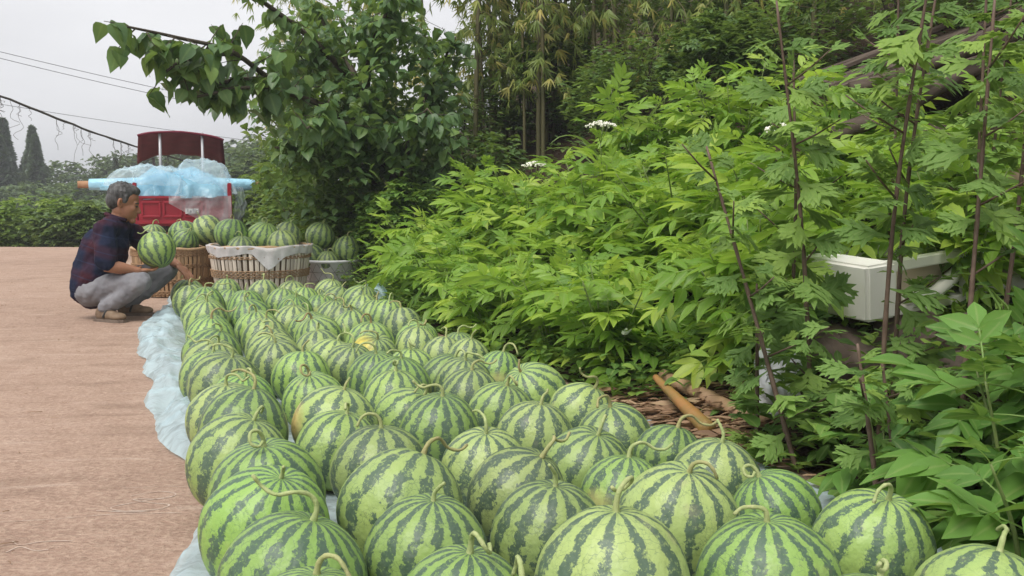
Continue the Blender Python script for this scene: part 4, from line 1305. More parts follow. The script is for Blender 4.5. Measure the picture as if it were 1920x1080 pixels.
# shoes
def shoe(an, ang):
    t = empty('shoe', (an.x, an.y, 0), ang); t.parent = man
    bm = bmesh.new()
    blob(bm, (-.035, 0, .048), (.052, .042, .052), None, 16)
    blob(bm, (.035, 0, .043), (.075, .043, .040), None, 16)
    blob(bm, (.105, 0, .036), (.062, .048, .030), None, 16)
    blob(bm, (-.02, 0, .085), (.045, .042, .03), None, 14)
    # flatten underneath
    for v in bm.verts: v.co.z = max(v.co.z, .016)
    o = body_part('upper', bm, M['shoe'], .006, 4, t)
    bm = bmesh.new()
    prof = [(-.088, .020), (-.08, .036), (-.03, .041), (.04, .040), (.10, .050), (.145, .040), (.168, .016)]
    top = [bm.verts.new((x, y, .020)) for x, y in prof] + [bm.verts.new((x, -y, .020)) for x, y in reversed(prof)]
    f = bm.faces.new(top)
    r = bmesh.ops.extrude_face_region(bm, geom=[f])
    bmesh.ops.translate(bm, vec=(0, 0, -.019), verts=[v for v in r['geom'] if isinstance(v, bmesh.types.BMVert)])
    bmesh.ops.recalc_face_normals(bm, faces=bm.faces[:])
    link('sole', bm_mesh('sole', bm, False), t, M['sole'])
    link('strap', tube_mesh('strap', spline([(.02, -.046, .03), (.028, -.032, .068), (.032, 0, .082), (.028, .032, .068), (.02, .046, .03)], 14), .008, 6), t, M['ink'])
shoe(AN_R, R(-38)); shoe(AN_L, R(-14))

# the watermelon he holds, top-level because it rests in his hand
cw = Vector((-2.74, 6.721, .004)) + Matrix.Rotation(R(13), 3, 'Z') @ Vector((.315, -.09, 0))
add_melon(cw.x, cw.y, .348, .125, -.35, .25, 'pale striped watermelon held up on the palm of the squatting man', None, 300, kind=2, spin=2.0)

# ================================================================== plants on the bank
ELDER = [tpl_mesh('leaf', elder_tpl(k, 3, .3 + .12 * (k % 3)), M['elder']) for k in range(6)]
ELDER_BIG = [tpl_mesh('leaf', elder_tpl(20 + k, 2 + k % 2, .35, BROAD), M['elder_big']) for k in range(5)]
MUG = [tpl_mesh('leaf', mugwort_tpl(k, 3), M['mugwort']) for k in range(5)]
MUG_S = [tpl_mesh('leaf', mugwort_tpl(30 + k, 2), M['mugwort']) for k in range(3)]

def gz(x, y): return ground_z(x, y)

def shoot_pts(base, tip, bend, rg, n=10):
    mid = base.lerp(tip, .5) + bend
    return spline([base, mid, tip], n)

def elder_shrub(x, y, h, nst, spread, label, seed, leaves=ELDER, ls=.24, lean=(0, 0), name='elder_shrub', group='bright elder shrubs along the melon bed', flower=0, cat='shrub', node=.085):
    rg = random.Random(seed)
    b = Vector((x, y, gz(x, y)))
    t = empty(name, b)
    tag(t, label, cat, group)
    for k in range(nst):
        a = 2 * math.pi * (k + rg.uniform(-.3, .3)) / nst
        rr = spread * rg.uniform(.35, 1.0) if k else 0.1 * spread
        hh = h * rg.uniform(.72, 1.05) * (1 - .22 * (rr / max(spread, .01)) ** 2)
        st = Vector((math.cos(a), math.sin(a), 0)) * .05
        tip = Vector((math.cos(a) * rr + lean[0], math.sin(a) * rr + lean[1], hh))
        P = shoot_pts(st, tip, Vector((math.cos(a), math.sin(a), 0)) * -.08 * rr + Vector((0, 0, .06 * hh)), rg, 12)
        link('stem', tube_mesh('stem', P, [.0075 - .005 * i / 12 for i in range(13)], 5), t, M['green_stem'])
        nn = max(4, int(hh / node))
        az = rg.uniform(0, 6.28)
        for q in range(nn):
            f = .18 + .82 * q / (nn - 1)
            i = min(11, int(f * 12)); p = P[i].lerp(P[i + 1], f * 12 - i)
            az += R(90) + rg.uniform(-.35, .35)
            top = max(0, (f - .72) / .28)
            for s in (0, math.pi):
                if rg.random() < (.28 if f < .5 else .06): continue
                aa = az + s + rg.uniform(-.3, .3)
                el = R(rg.uniform(-22, 42)) + R(34) * top ** 1.5
                d = Vector((math.cos(aa) * math.cos(el), math.sin(aa) * math.cos(el), math.sin(el)))
                sc = ls * rg.uniform(.6, 1.25) * (1 - .45 * top ** 2)
                place_leaf(rg.choice(leaves), t, p, d, (rg.uniform(-.65, .65), rg.uniform(-.75, .55), 1), sc)
        if flower and k < flower:
            fl = empty('flower_head', tip + Vector((0, -.03, .10))); fl.parent = t
            bmf = bmesh.new()
            for q in range(110):
                r_ = .095 * math.sqrt(rg.random()); a2 = rg.uniform(0, 6.28)
                c = Vector((r_ * math.cos(a2), r_ * math.sin(a2), .026 * (1 - (r_ / .095) ** 2) + rg.uniform(-.006, .006)))
                bmesh.ops.create_icosphere(bmf, subdivisions=1, radius=rg.uniform(.004, .0075), matrix=Matrix.Translation(c))
            link('florets', bm_mesh('florets', bmf), fl, M['blossom'])
            for q in range(5):
                a2 = q * 1.2566
                link('flower_stalk', tube_mesh('flower_stalk', [(0, .03, -.10), (.045 * math.cos(a2), .045 * math.sin(a2), .002)], .0022, 4), fl, M['green_stem'])
    return t

SHRUBS = [
    # s, d, height, stems, spread, flowers, label
    (1.607, 0.602, .62, 6, .30, 0, 'low elder shrub just beyond the cut bamboo pieces'),
    (2.321, 0.325, .50, 6, .30, 0, 'elder shrub with a white butterfly on its lowest leaves'),
    (2.916, 0.361, .55, 7, .33, 0, 'elder shrub with broad pale leaves overhanging the middle of the bed'),
    (3.57, 0.325, .50, 6, .30, 0, 'short elder shrub touching the melon with the bare upright stem'),
    (4.284, 0.385, .52, 7, .33, 0, 'elder shrub leaning over the bank side of the rear melons'),
    (5.117, 0.434, .52, 6, .34, 0, 'low elder shrub next to the pale blue bag'),
    (5.95, 0.662, .60, 6, .34, 0, 'elder shrub at the far end beneath the mulberry leaves'),
    (1.25, 1.265, .68, 7, .38, 0, 'elder shrub crowded behind the purple stalks of mugwort'),
    (2.201, 1.144, .82, 8, .40, 1, 'elder shrub carrying the widest white flower head'),
    (3.094, 1.204, .84, 8, .40, 0, 'elder shrub in the middle of the bright thicket'),
    (3.927, 1.144, .80, 8, .40, 1, 'elder shrub with a yellowish flower head facing the bed'),
    (4.879, 1.144, .82, 7, .38, 1, 'elder shrub with a small white flower head beside dark foliage'),
    (5.652, 1.084, .74, 6, .32, 0, 'outermost elder shrub rising against the dark mulberry'),
    (1.785, 1.927, .66, 7, .40, 0, 'elder shrub below the hanging bamboo leaves'),
    (2.677, 1.987, .78, 8, .42, 0, 'yellow-green elder shrub at the crest of the thicket'),
    (3.629, 1.951, .98, 8, .40, 0, 'tallest elder shrub, standing before the strap leaves'),
    (4.582, 1.867, 1.0, 7, .38, 0, 'elder shrub in front of the bamboo clump'),
    (0.654, 1.626, .60, 6, .36, 1, 'elder shrub with a flower head among the mugwort tops'),
]
for i, (s, d, h, n, sp, fl, lab) in enumerate(SHRUBS):
    x, y = bed(s, d)
    elder_shrub(x, y, h, n + 2, sp * 1.1, lab, 400 + i, flower=fl, ls=.275, node=.074, lean=(-.05, -.06))

# tall mugwort with purple stalks at the near end
def mugwort(base, tip, label, seed, bend=(0, 0, 0), ls=.135, side=5, dens=.05, thin=None):
    rg = random.Random(seed)
    bx, by = base
    b = Vector((bx, by, gz(bx, by)))
    t = empty('mugwort', b)
    tag(t, label, 'weed', 'tall mugwort stalks at the near end of the bank')
    P = spline([Vector((0, 0, -.02)), (Vector(tip) - b) * .5 + Vector(bend), Vector(tip) - b], 22)
    L = (Vector(tip) - b).length
    link('stalk', tube_mesh('stalk', P, [.0085 * (1 - .62 * i / 22) + .0012 * (i % 3 == 0) for i in range(23)], 7), t, M['purple_stem'])
    n = int(L / dens); az = rg.uniform(0, 6.28)
    for q in range(n):
        f = .10 + .90 * q / n
        i = min(21, int(f * 22)); p = P[i].lerp(P[i + 1], f * 22 - i)
        az += 2.4
        el = R(rg.uniform(-38, 22)) + R(45) * max(0, (f - .85) / .15)
        d = Vector((math.cos(az) * math.cos(el), math.sin(az) * math.cos(el), math.sin(el)))
        nl = (math.cos(az) * .55 + rg.uniform(-.5, .5), math.sin(az) * .55 - .35 + rg.uniform(-.5, .5), .7)
        sc = ls * rg.uniform(.75, 1.2) * (1 - .5 * max(0, (f - .8) / .2))
        if thin and thin[0] < p.z + b.z < thin[1] and rg.random() < .8: continue
        place_leaf(rg.choice(MUG), t, p, d, nl, sc)
        if q % side == 2 and .15 < f < .9:
            # side shoot
            d2 = Vector((d.x, d.y, .55)).normalized()
            ln = rg.uniform(.12, .24)
            Q = [p, p + d2 * ln * .5 + Vector((0, 0, -.005)), p + d2 * ln]
            link('side_shoot', tube_mesh('side_shoot', Q, [.0035, .003, .002], 5), t, M['purple_stem'])
            for w in range(5):
                g = .3 + .175 * w
                a2 = az + w * 2.4
                place_leaf(rg.choice(MUG_S), t, p + d2 * ln * g, (math.cos(a2) * .8, math.sin(a2) * .8, rg.uniform(-.2, .6)), (rg.uniform(-.5, .5), rg.uniform(-.9, .3), .8), ls * .62 * rg.uniform(.8, 1.1))
    return t
MUGS = [
    ((.98, 3.156), (.805, 3.071, 1.42), (.02, 0, 0), 'mugwort with a tall bare stalk and a paired top above the thicket'),
    ((1.10, 2.915), (1.16, 2.77, 1.55), (-.03, 0, 0), 'thickest purple-stalked mugwort crossing the front of the foam box'),
    ((1.20, 3.071), (1.28, 3.011, 1.55), (-.03, 0, 0), 'mugwort standing close behind the thickest purple stalk'),
    ((1.22, 2.65), (1.28, 2.674, 1.35), (.0, 0, 0), 'mugwort with broad tops beside the dark timbers'),
    ((.86, 2.891), (.60, 3.071, .98), (.0, 0, 0), 'slender mugwort leaning far over towards the melons'),
    ((1.02, 2.529), (.98, 2.589, .40), (.0, 0, 0), 'short leafy mugwort below the end of the foam box'),
    ((.92, 2.385), (.86, 2.433, .46), (.0, 0, 0), 'low mugwort shoot beside the nearest melons'),
    ((1.45, 2.951), (1.50, 2.891, 1.45), (.02, 0, 0), 'mugwort at the outer edge before the stripped log'),
    ((.80, 3.156), (.78, 3.131, .55), (.0, 0, 0), 'young mugwort beside the white bag'),
    ((1.52, 4.035), (1.52, 3.975, 1.75), (.02, 0, 0), 'leafy mugwort rising straight behind the foam box'),
    ((1.85, 3.914), (1.92, 3.854, 1.75), (.0, 0, 0), 'mugwort screening the lowest dark beam'),
    ((1.0, 3.553), (.98, 3.493, 1.30), (.02, 0, 0), 'mugwort between the tall bare stalk and the foam box'),
    ((1.72, 3.673), (1.70, 3.613, 1.75), (.0, 0, 0), 'mugwort standing against the collapsed shed'),
]
for i, (b, tp, bend, lab) in enumerate(MUGS):
    mugwort(b, tp, lab, 700 + i, bend, ls=.150 if i < 5 or i > 8 else .125, dens=.040, thin=(.36, .70) if i in (1, 2, 3, 7, 9, 10) else None)

# broad-leaved young elders close by
BIG = [
    (1.14, 2.144, .62, 4, .22, .30, 'broad-leaved young elder right beside the nearest melons'),
    (1.42, 2.529, .46, 4, .20, .28, 'broad-leaved young elder holding large pale leaves before the foam box'),
    (1.06, 1.903, .36, 4, .20, .26, 'low broad-leaved sapling at the corner of the melon bed'),
    (1.46, 2.228, .66, 4, .22, .28, 'broad-leaved young elder at the outermost edge of the bank'),
    (.98, 2.433, .30, 4, .16, .20, 'small broad-leaved seedling between melons and mugwort'),
]
for i, (x, y, h, n, sp, ls, lab) in enumerate(BIG):
    elder_shrub(x, y, h, n, sp, lab, 520 + i, leaves=ELDER_BIG, ls=ls, name='young_elder', group='broad-leaved young elders at the near end')

# undergrowth: low weeds nobody could count
def undergrowth(name, label, n, area, hgt, tpls, mat, sc, seed):
    rg = random.Random(seed)
    fr, scs = [], []
    for k in range(n):
        s = rg.uniform(*area[0]); d = area[1][0] + (area[1][1] - area[1][0]) * rg.random()
        x, y = bed(s, d)
        h = hgt * rg.random() ** 1.4 * (.6 + .8 * abs(mnoise.noise(Vector((x * 2, y * 2, 5)))))
        a = rg.uniform(0, 6.28); el = R(rg.uniform(-15, 40))
        fr.append(frame((x, y, gz(x, y) + h), (math.cos(a) * math.cos(el), math.sin(a) * math.cos(el), math.sin(el)), (rg.uniform(-.4, .4), rg.uniform(-.4, .4), 1)))
        scs.append(sc * rg.uniform(.6, 1.25))
    o = link(name, scatter_mesh(name, tpls, fr, scs, mat, seed))
    tag(o, label, 'undergrowth', kind='stuff')
    return o
undergrowth('undergrowth', 'dense low weeds filling the shade under the bank shrubs', 5200, ((-.7, 6.7), (.20, 2.0)), .42, [SMALL, OVATE, LANCE], M['weed'], .062, 11)
undergrowth('elder_foliage', 'inner mass of elder leaves filling the bright thicket', 1500, ((1.4, 5.9), (.35, 1.85)), .62, [elder_tpl(50, 3, .4), elder_tpl(51, 2, .5), elder_tpl(52, 3, .3)], M['elder'], .25, 16)
undergrowth('undergrowth', 'low leafy weeds between the melons and the elder shrubs', 1800, ((1.8, 5.5), (.10, .55)), .22, [SMALL, OVATE, LANCE], M['weed'], .06, 15)
undergrowth('undergrowth', 'small vine leaves creeping along the verge by the rear melons', 1700, ((3.6, 7.4), (.14, .75)), .34, [tuft_tpl(3, 3, SMALL), SMALL], M['vine'], .05, 12)
undergrowth('undergrowth', 'dark weeds in the near corner beside the last melons', 1500, ((-.8, 1.1), (.02, .75)), .30, [OVATE, LANCE, mugwort_tpl(9, 2)], M['weed'], .075, 13)
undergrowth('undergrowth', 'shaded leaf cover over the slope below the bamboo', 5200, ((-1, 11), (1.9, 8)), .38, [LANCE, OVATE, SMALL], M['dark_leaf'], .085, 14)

# brown leaf litter by the cut bamboo
rg = random.Random(31)
fr, scs = [], []
for k in range(1500):
    x = rg.gauss(.64, .14); y = rg.gauss(3.47, .24)
    if bank_d(x, y) < .02 or bank_d(x, y) > .75: continue
    z = max(gz(x, y), 0) + .012 + rg.random() * .03
    a = rg.uniform(-.6, .5) + (math.pi if rg.random() < .5 else 0)
    fr.append(frame((x, y, z), (math.cos(a), math.sin(a), rg.uniform(-.2, .3)), (rg.uniform(-.6, .6), rg.uniform(-.6, .6), 1)))
    scs.append(rg.uniform(.03, .11))
lit = link('leaf_litter', scatter_mesh('leaf_litter', [BLADE, BLADE, LANCE], fr, scs, M['dry_leaf'], 3))
tag(lit, 'brown dead leaves and bark heaped round the cut bamboo', 'leaf litter', kind='stuff')

# cut bamboo lying on the litter
def cut_bamboo(p0, p1, r0, r1, label, mat, nodes=3, hollow=True):
    p0, p1 = Vector(p0), Vector(p1)
    t = empty('bamboo_piece', p0)
    tag(t, label, 'bamboo piece')
    P, Rr = [], []
    N = 24
    for i in range(N + 1):
        f = i / N
        P.append((p1 - p0) * f)
        nd = min(abs(f - (k + .5) / nodes) for k in range(nodes))
        Rr.append((r0 + (r1 - r0) * f) * (1 + .10 * math.exp(-(nd / .018) ** 2)))
    link('culm_section', tube_mesh('culm_section', P, Rr, 12), t, mat)
    for k in range(nodes):
        f = (k + .5) / nodes; c = (p1 - p0) * f; d = (p1 - p0).normalized()
        rr = (r0 + (r1 - r0) * f) * 1.09
        link('node_ring', tube_mesh('node_ring', [c - d * .003, c + d * .003], rr, 12, False), t, M['dry_leaf'])
    return t
cut_bamboo((.66, 3.26, .045), (.56, 3.80, .125), .030, .013, 'orange-sheathed bamboo shoot lying with its pointed tip up', M['sprout'], 2)
cut_bamboo((.87, 3.33, .04), (.62, 3.98, .10), .031, .027, 'long thick dry bamboo piece lying behind the orange shoot', M['sheath'], 3)
cut_bamboo((.85, 3.2, .022), (.67, 3.55, .03), .014, .012, 'thin split bamboo piece at the front of the leaf litter', M['dry_culm'], 2)

# white bag caught in the weeds
def wbag(u, v):
    p = Vector((.94, 3.44, .12))
    dome = (1 - abs(2 * u - 1) ** 3) * (1 - abs(2 * v - 1) ** 3)
    return (p.x + (u - .5) * .16 + .03 * mnoise.noise(Vector((u * 5, v * 4, 1))), p.y + .05 * dome * -1 + .05 * mnoise.noise(Vector((u * 6, v * 6, 4))), p.z + (v - .5) * .30 + .03 * fbm(Vector((u * 5, v * 5, 7))))
o = crumple('plastic_bag', 0, 0, 22, wbag, M['bag_white'])
tag(o, 'torn white plastic bag caught in the mugwort above the cut bamboo', 'plastic bag')

# foam box thrown on the bank
fb = empty('foam_box', (1.24, 3.44, .385)); fb.rotation_euler = (R(3), R(-6), R(24)); fb.scale = (1.62, 1.0, .95)
tag(fb, 'dirty white polystyrene box with side openings lying on the bank', 'foam box')
def fbox(name, c, s, bev=.012, mat=None):
    bev *= .45
    bm = bmesh.new(); add_box(bm, Vector(c), s)
    bmesh.ops.bevel(bm, geom=bm.edges[:], offset=bev, segments=3, affect='EDGES')
    return link(name, bm_mesh(name, bm, False), fb, mat or M['foam'])
fbox('end_wall', (.045, .17, .105), (.09, .36, .212), .022)
fbox('end_wall', (.80, .17, .105), (.05, .36, .21), .016)
fbox('top_edge', (.43, .015, .192), (.75, .034, .044), .012)
fbox('back_wall', (.43, .335, .11), (.72, .035, .20), .010)
fbox('bottom', (.43, .17, .018), (.74, .34, .034), .010)
fbox('side_panel', (.43, .085, .10), (.72, .022, .16), .006, M['foam_inner'])
fbox('pillar', (.33, .018, .11), (.06, .036, .15), .012).rotation_euler = (0, R(0), 0)
bm = bmesh.new(); add_tube(bm, [(.12, .018, .05), (.22, .018, .06), (.30, .018, .135)], [.026, .024, .026], 8)
link('brace', bm_mesh('brace', bm), fb, M['foam'])
fbox('pillar', (.58, .018, .11), (.07, .036, .15), .012)
fbox('lower_edge', (.55, .012, .045), (.50, .036, .05), .012)

# stones that prop the box, and the log behind
rg = random.Random(8)
for i, (x, y, r, lab) in enumerate([(1.22, 3.60, .15, 'rounded brown stone propping the corner of the foam box'), (1.46, 3.62, .15, 'large brown stone under the middle of the foam box'),
                                    (1.62, 3.49, .11, 'flat brown stone beside the broad-leaved elder'), (1.50, 3.25, .10, 'small reddish stone below the foam box')]):
    bm = bmesh.new()
    bmesh.ops.create_icosphere(bm, subdivisions=3, radius=r)
    for v in bm.verts:
        v.co *= 1 + .35 * mnoise.noise(v.co * 7 + Vector((i * 5, 0, 0)))
        v.co.z *= .8
    z = gz(x, y)
    o = link('stone', bm_mesh('stone', bm, False), None, M['stone'], loc=(x, y, z + r * .35))
    tag(o, lab, 'stone', 'stones under the foam box')
def log(name, p0, p1, r0, r1, mat, label, cat, knots=6):
    p0, p1 = Vector(p0), Vector(p1)
    P, Rr = [], []
    for i in range(25):
        f = i / 24; p = (p1 - p0) * f
        P.append(p + Vector((0, 0, .03 * mnoise.noise(p * 2 + p0)))); Rr.append((r0 + (r1 - r0) * f) * (1 + .12 * mnoise.noise(p * 9)))
    o = link(name, tube_mesh(name, P, Rr, 12), None, mat, loc=p0)
    tag(o, label, cat)
    return o
log('log', (1.95, 4.16, .88), (3.0, 4.5, 1.02), .045, .06, M['log'], 'stripped brown log jutting out above the foam box', 'log')
log('timber_beam', (1.60, 4.94, 1.12), (3.4, 5.4, 1.98), .045, .05, M['timber'], 'dark weathered roof beam slanting up behind the mugwort', 'beam')
log('timber_beam', (1.75, 5.18, 1.38), (3.5, 5.18, 1.95), .035, .045, M['timber'], 'dark roof beam lying just above the slanting beam', 'beam')
log('timber_beam', (1.70, 5.54, 1.00), (3.6, 5.9, 1.50), .07, .07, M['timber'], 'lowest and thickest of the dark fallen roof beams', 'beam')
log('timber_beam', (2.25, 5.06, 1.55), (3.4, 4.94, 2.35), .03, .035, M['timber'], 'thin roof pole sticking up steeply over the beams', 'beam')
# half-collapsed shed: plank roof on the beams, dark inside
t = empty('ruined_shed', (2.3, 5.55, 1.0)); tag(t, 'dark half-collapsed timber shed on the bank behind the mugwort', 'shed')
def plank(name, p0, p1, w, nrm):
    p0, p1 = Vector(p0), Vector(p1)
    bm = bmesh.new()
    fm = frame((p0 + p1) / 2, p1 - p0, nrm)
    add_box(bm, fm.translation, ((p1 - p0).length, w, .022), fm.to_3x3())
    return link(name, bm_mesh(name, bm, False), t, M['timber'])
for k in range(9):
    g = k / 8
    rk = random.Random(k)
    plank('roof_plank', (-.25 + rk.uniform(-.1, .05), .1 + .17 * k, .40 + .03 * k), (2.2 + rk.uniform(-.1, .2), .15 + .17 * k, 1.38 + .03 * k + rk.uniform(-.02, .02)), .165, (-.42, -.1, 1))
for k in range(8):
    x = .2 + .28 * k
    plank('wall_plank', (x, 1.55, -.3), (x + random.Random(k).uniform(-.02, .02), 1.6, .55 + .45 * x), .26, (0, -1, 0))
for x in (.35, 1.3):
    link('post', tube_mesh('post', [(x, .2, -.6), (x + .02, .22, .5 + .43 * x)], .035, 8), t, M['timber'])

# butterfly on the lowest elder leaves
x, y = bed(1.95, .20)
bf = empty('butterfly', (.475, 4.12, .245), R(30))
tag(bf, 'small white butterfly resting on the lowest elder leaves', 'butterfly')
for s in (-1, 1):
    for nm, st in (('forewing', [(0, 0, 0), (.004, .022, .012), (.020, .034, .018), (.026, .026, .016), (.012, .006, .004)]), ('hindwing', [(0, 0, 0), (.010, .006, .003), (.014, .022, .010), (-.004, .026, .012), (-.012, .012, .005)])):
        bm = bmesh.new()
        f = bm.faces.new([bm.verts.new((a, b * s * .6, c * 1.6)) for a, b, c in st])
        r = bmesh.ops.extrude_face_region(bm, geom=[f]); bmesh.ops.translate(bm, vec=(0, 0, .0006), verts=[v for v in r['geom'] if isinstance(v, bmesh.types.BMVert)])
        link(nm, bm_mesh(nm, bm, False), bf, M['wing'])
link('body', tube_mesh('body', [(-.014, 0, 0), (0, 0, .002), (.014, 0, .001)], [.0015, .0026, .0018], 6), bf, M['ink'])

# strap-leaved grass clumps at the back of the thicket
STRAPS = []
for k in range(4):
    st = []
    V, F, mid = leaf_tpl([(i / 12, .022 * math.sin(math.pi * min(1, (i / 12) * .8 + .2)) + .002) for i in range(13)], .55)
    # arch over
    ang = R(78); x = z = 0
    W_ = V.copy()
    cx, cz = [0], [0]
    for i in range(12):
        ang -= R((5 + 1.2 * k) * (i / 6)); x += math.cos(ang) / 12; z += math.sin(ang) / 12; cx.append(x); cz.append(z)
    for i in range(13):
        W_[3 * i:3 * i + 3, 0] = cx[i]; W_[3 * i:3 * i + 3, 2] = V[3 * i:3 * i + 3, 2] + cz[i]
    STRAPS.append(tpl_mesh('blade', (W_, F, mid), M['strap']))
def strap_clump(x, y, n, L, label, seed):
    rg = random.Random(seed)
    b = Vector((x, y, gz(x, y))); t = empty('strap_grass', b); tag(t, label, 'grass clump', 'strap-leaved grass clumps behind the thicket')
    for k in range(n):
        a = 2 * math.pi * k / n + rg.uniform(-.3, .3)
        o = link('blade', rg.choice(STRAPS), t, loc=(.03 * math.cos(a), .03 * math.sin(a), 0), rot=(0, R(rg.uniform(-12, 10)), a), scale=L * rg.uniform(.7, 1.1))
strap_clump(.82, 7.4, 13, 1.05, 'grey-green strap grass arching up at the crest of the thicket', 1)
strap_clump(1.22, 7.2, 12, 1.0, 'strap grass with wide drooping blades next to the crest', 2)
strap_clump(-.15, 8.55, 8, .5, 'small strap grass clump below the bamboo culms', 3)
strap_clump(-.62, 7.9, 7, .28, 'tiny strap grass tuft between mulberry and thicket', 4)

# ================================================================== trees
def limb_mesh(name, pts, r0, r1, n=7, sub=14):
    P = spline(pts, sub)
    return tube_mesh(name, P, [r0 + (r1 - r0) * (i / sub) ** .8 for i in range(sub + 1)], n)

HEARTS = [tpl_mesh('leaf', HEART, M['mulberry']), tpl_mesh('leaf', leaf_tpl([(-.05, .1), (.05, .33), (.3, .40), (.55, .33), (.8, .16), (1.02, .004)], .2, .38, -.03), M['mulberry'])]
# mulberry-like tree leaning over the truck, with one long branch reaching out against the sky
TB = Vector((-1.06, 9.575, gz(-1.06, 9.575)))
tree = empty('mulberry_tree', TB)
tag(tree, 'dark broad-leaved tree with a long branch reaching out over the truck', 'tree')
link('trunk', limb_mesh('trunk', [Vector((0, 0, -.05)), Vector((-.04, -.05, .5)), Vector((-.15, -.1, 1.0)), Vector((-.3, -.2, 1.5))], .075, .045, 9), tree, M['bark'])
rg = random.Random(17)
LIMBS = [
    [(-.15, -0.12, 1.0), (-.44, -0.542, 1.27), (-.90, -1.265, 1.51), (-1.09, -1.867, 1.67), (-1.34, -2.349, 1.70), (-1.58, -2.71, 1.72)],    # the long branch
    [(-.90, -1.265, 1.51), (-1.09, -1.686, 1.48), (-1.25, -2.047, 1.38)],
    [(-1.09, -1.867, 1.67), (-1.3, -2.168, 1.60), (-1.42, -2.409, 1.45)],
    [(-.3, -0.241, 1.5), (-.65, -0.843, 1.9), (-1.05, -1.445, 2.2), (-1.30, -1.927, 2.35)],
    [(-.12, -0.12, .8), (-.50, -0.723, 1.30), (-.95, -1.626, 1.42), (-1.28, -2.288, 1.28)],
    [(-.3, -0.241, 1.5), (-.2, -0.602, 1.9), (-.05, -0.843, 2.1), (.05, -1.084, 2.3)],
    [(-.04, -0.06, .5), (.1, -0.602, .9), (.2, -0.964, 1.15), (.35, -1.204, 1.3)],
    [(-.04, -0.06, .5), (-.4, -0.361, .85), (-.75, -0.602, 1.0), (-1.05, -0.723, 1.0)],
    [(-.15, -0.12, 1.0), (.2, -0.241, 1.4), (.4, -0.361, 1.75), (.55, -0.482, 2.0)],
    [(-.3, -0.241, 1.5), (-.55, 0.12, 1.9), (-.75, 0.241, 2.2), (-.9, 0.361, 2.5)],
    [(-.04, -0.06, .5), (.25, -0.301, .72), (.45, -0.602, .86), (.55, -0.903, .90)],
    [(-.15, -0.12, 1.0), (-.3, -0.843, 1.15), (-.45, -1.325, 1.2), (-.55, -1.746, 1.1)],
]
nleaf = 0
rest_fr, rest_sc = [], []
for li, pts in enumerate(LIMBS):
    P = spline([Vector(p) for p in pts], 26)
    link('branch', tube_mesh('branch', P, [.030 * (1 - .8 * i / 26) + .003 for i in range(27)], 6), tree, M['twig'])
    # twigs with leaves
    ntw = (17 if li > 2 else 12) if li else 24
    for k in range(ntw):
        f = .22 + .78 * k / (ntw - 1)
        p = P[int(f * 26)]
        d = rdir(rg); d.z = d.z * .75 + (.05 if li else -.15); d.normalize()
        ln = (.42 if li > 2 else .40) * rg.uniform(.5, 1.1) * (1.15 - .55 * f)
        q = p + d * ln + Vector((0, 0, -.10 * ln))
        link('twig', tube_mesh('twig', [p, p.lerp(q, .5) + Vector((0, 0, .03 * ln)), q], [.006, .004, .0025], 4), tree, M['twig'])
        m = 10 if li > 2 else 5
        for w in range(m):
            g = .25 + .75 * w / (m - 1)
            pp = p.lerp(q, g) + rdir(rg) * .012
            a = rg.uniform(0, 6.28)
            # leaves hang from their stalks
            dr = (Vector((math.cos(a), math.sin(a), 0)) * rg.uniform(.35, 1.0) + Vector((0, 0, rg.uniform(-1.1, -.15)))).normalized()
            nn = (Vector((0, 0, 1)) + Vector((rg.uniform(-.6, .6), rg.uniform(-.9, .3), 0))).normalized()
            sc = rg.uniform(.09, .14) * (1.3 if li < 3 else 1)
            near = li in (0, 1, 2, 3) or (li > 3 and w % 4 == 0)
            pp = pp + dr * .02
            if near and nleaf < 300:
                place_leaf(HEARTS[nleaf % 2], tree, pp, dr, nn, sc); nleaf += 1
            else:
                rest_fr.append(frame(pp, dr, nn)); rest_sc.append(sc)
# filling leaves inside the crown
for k in range(5200):
    v = rdir(rg) * rg.random() ** .45
    c = Vector((-.38, -.42, 1.32))
    pp = c + Vector((v.x * 1.05, v.y * .9, v.z * 1.2))
    dens = mnoise.noise(pp * 2.6)
    if dens < -.1: continue
    a = rg.uniform(0, 6.28)
    dr = (Vector((math.cos(a), math.sin(a), 0)) + Vector((0, 0, rg.uniform(-.9, .1)))).normalized()
    rest_fr.append(frame(pp, dr, (rg.uniform(-.5, .5), rg.uniform(-.7, .3), 1))); rest_sc.append(rg.uniform(.06, .115))
cr = link('crown', scatter_mesh('crown', [HEART, OVATE], rest_fr, rest_sc, M['mulberry'], 2), tree)
cr['kind'] = 'stuff'

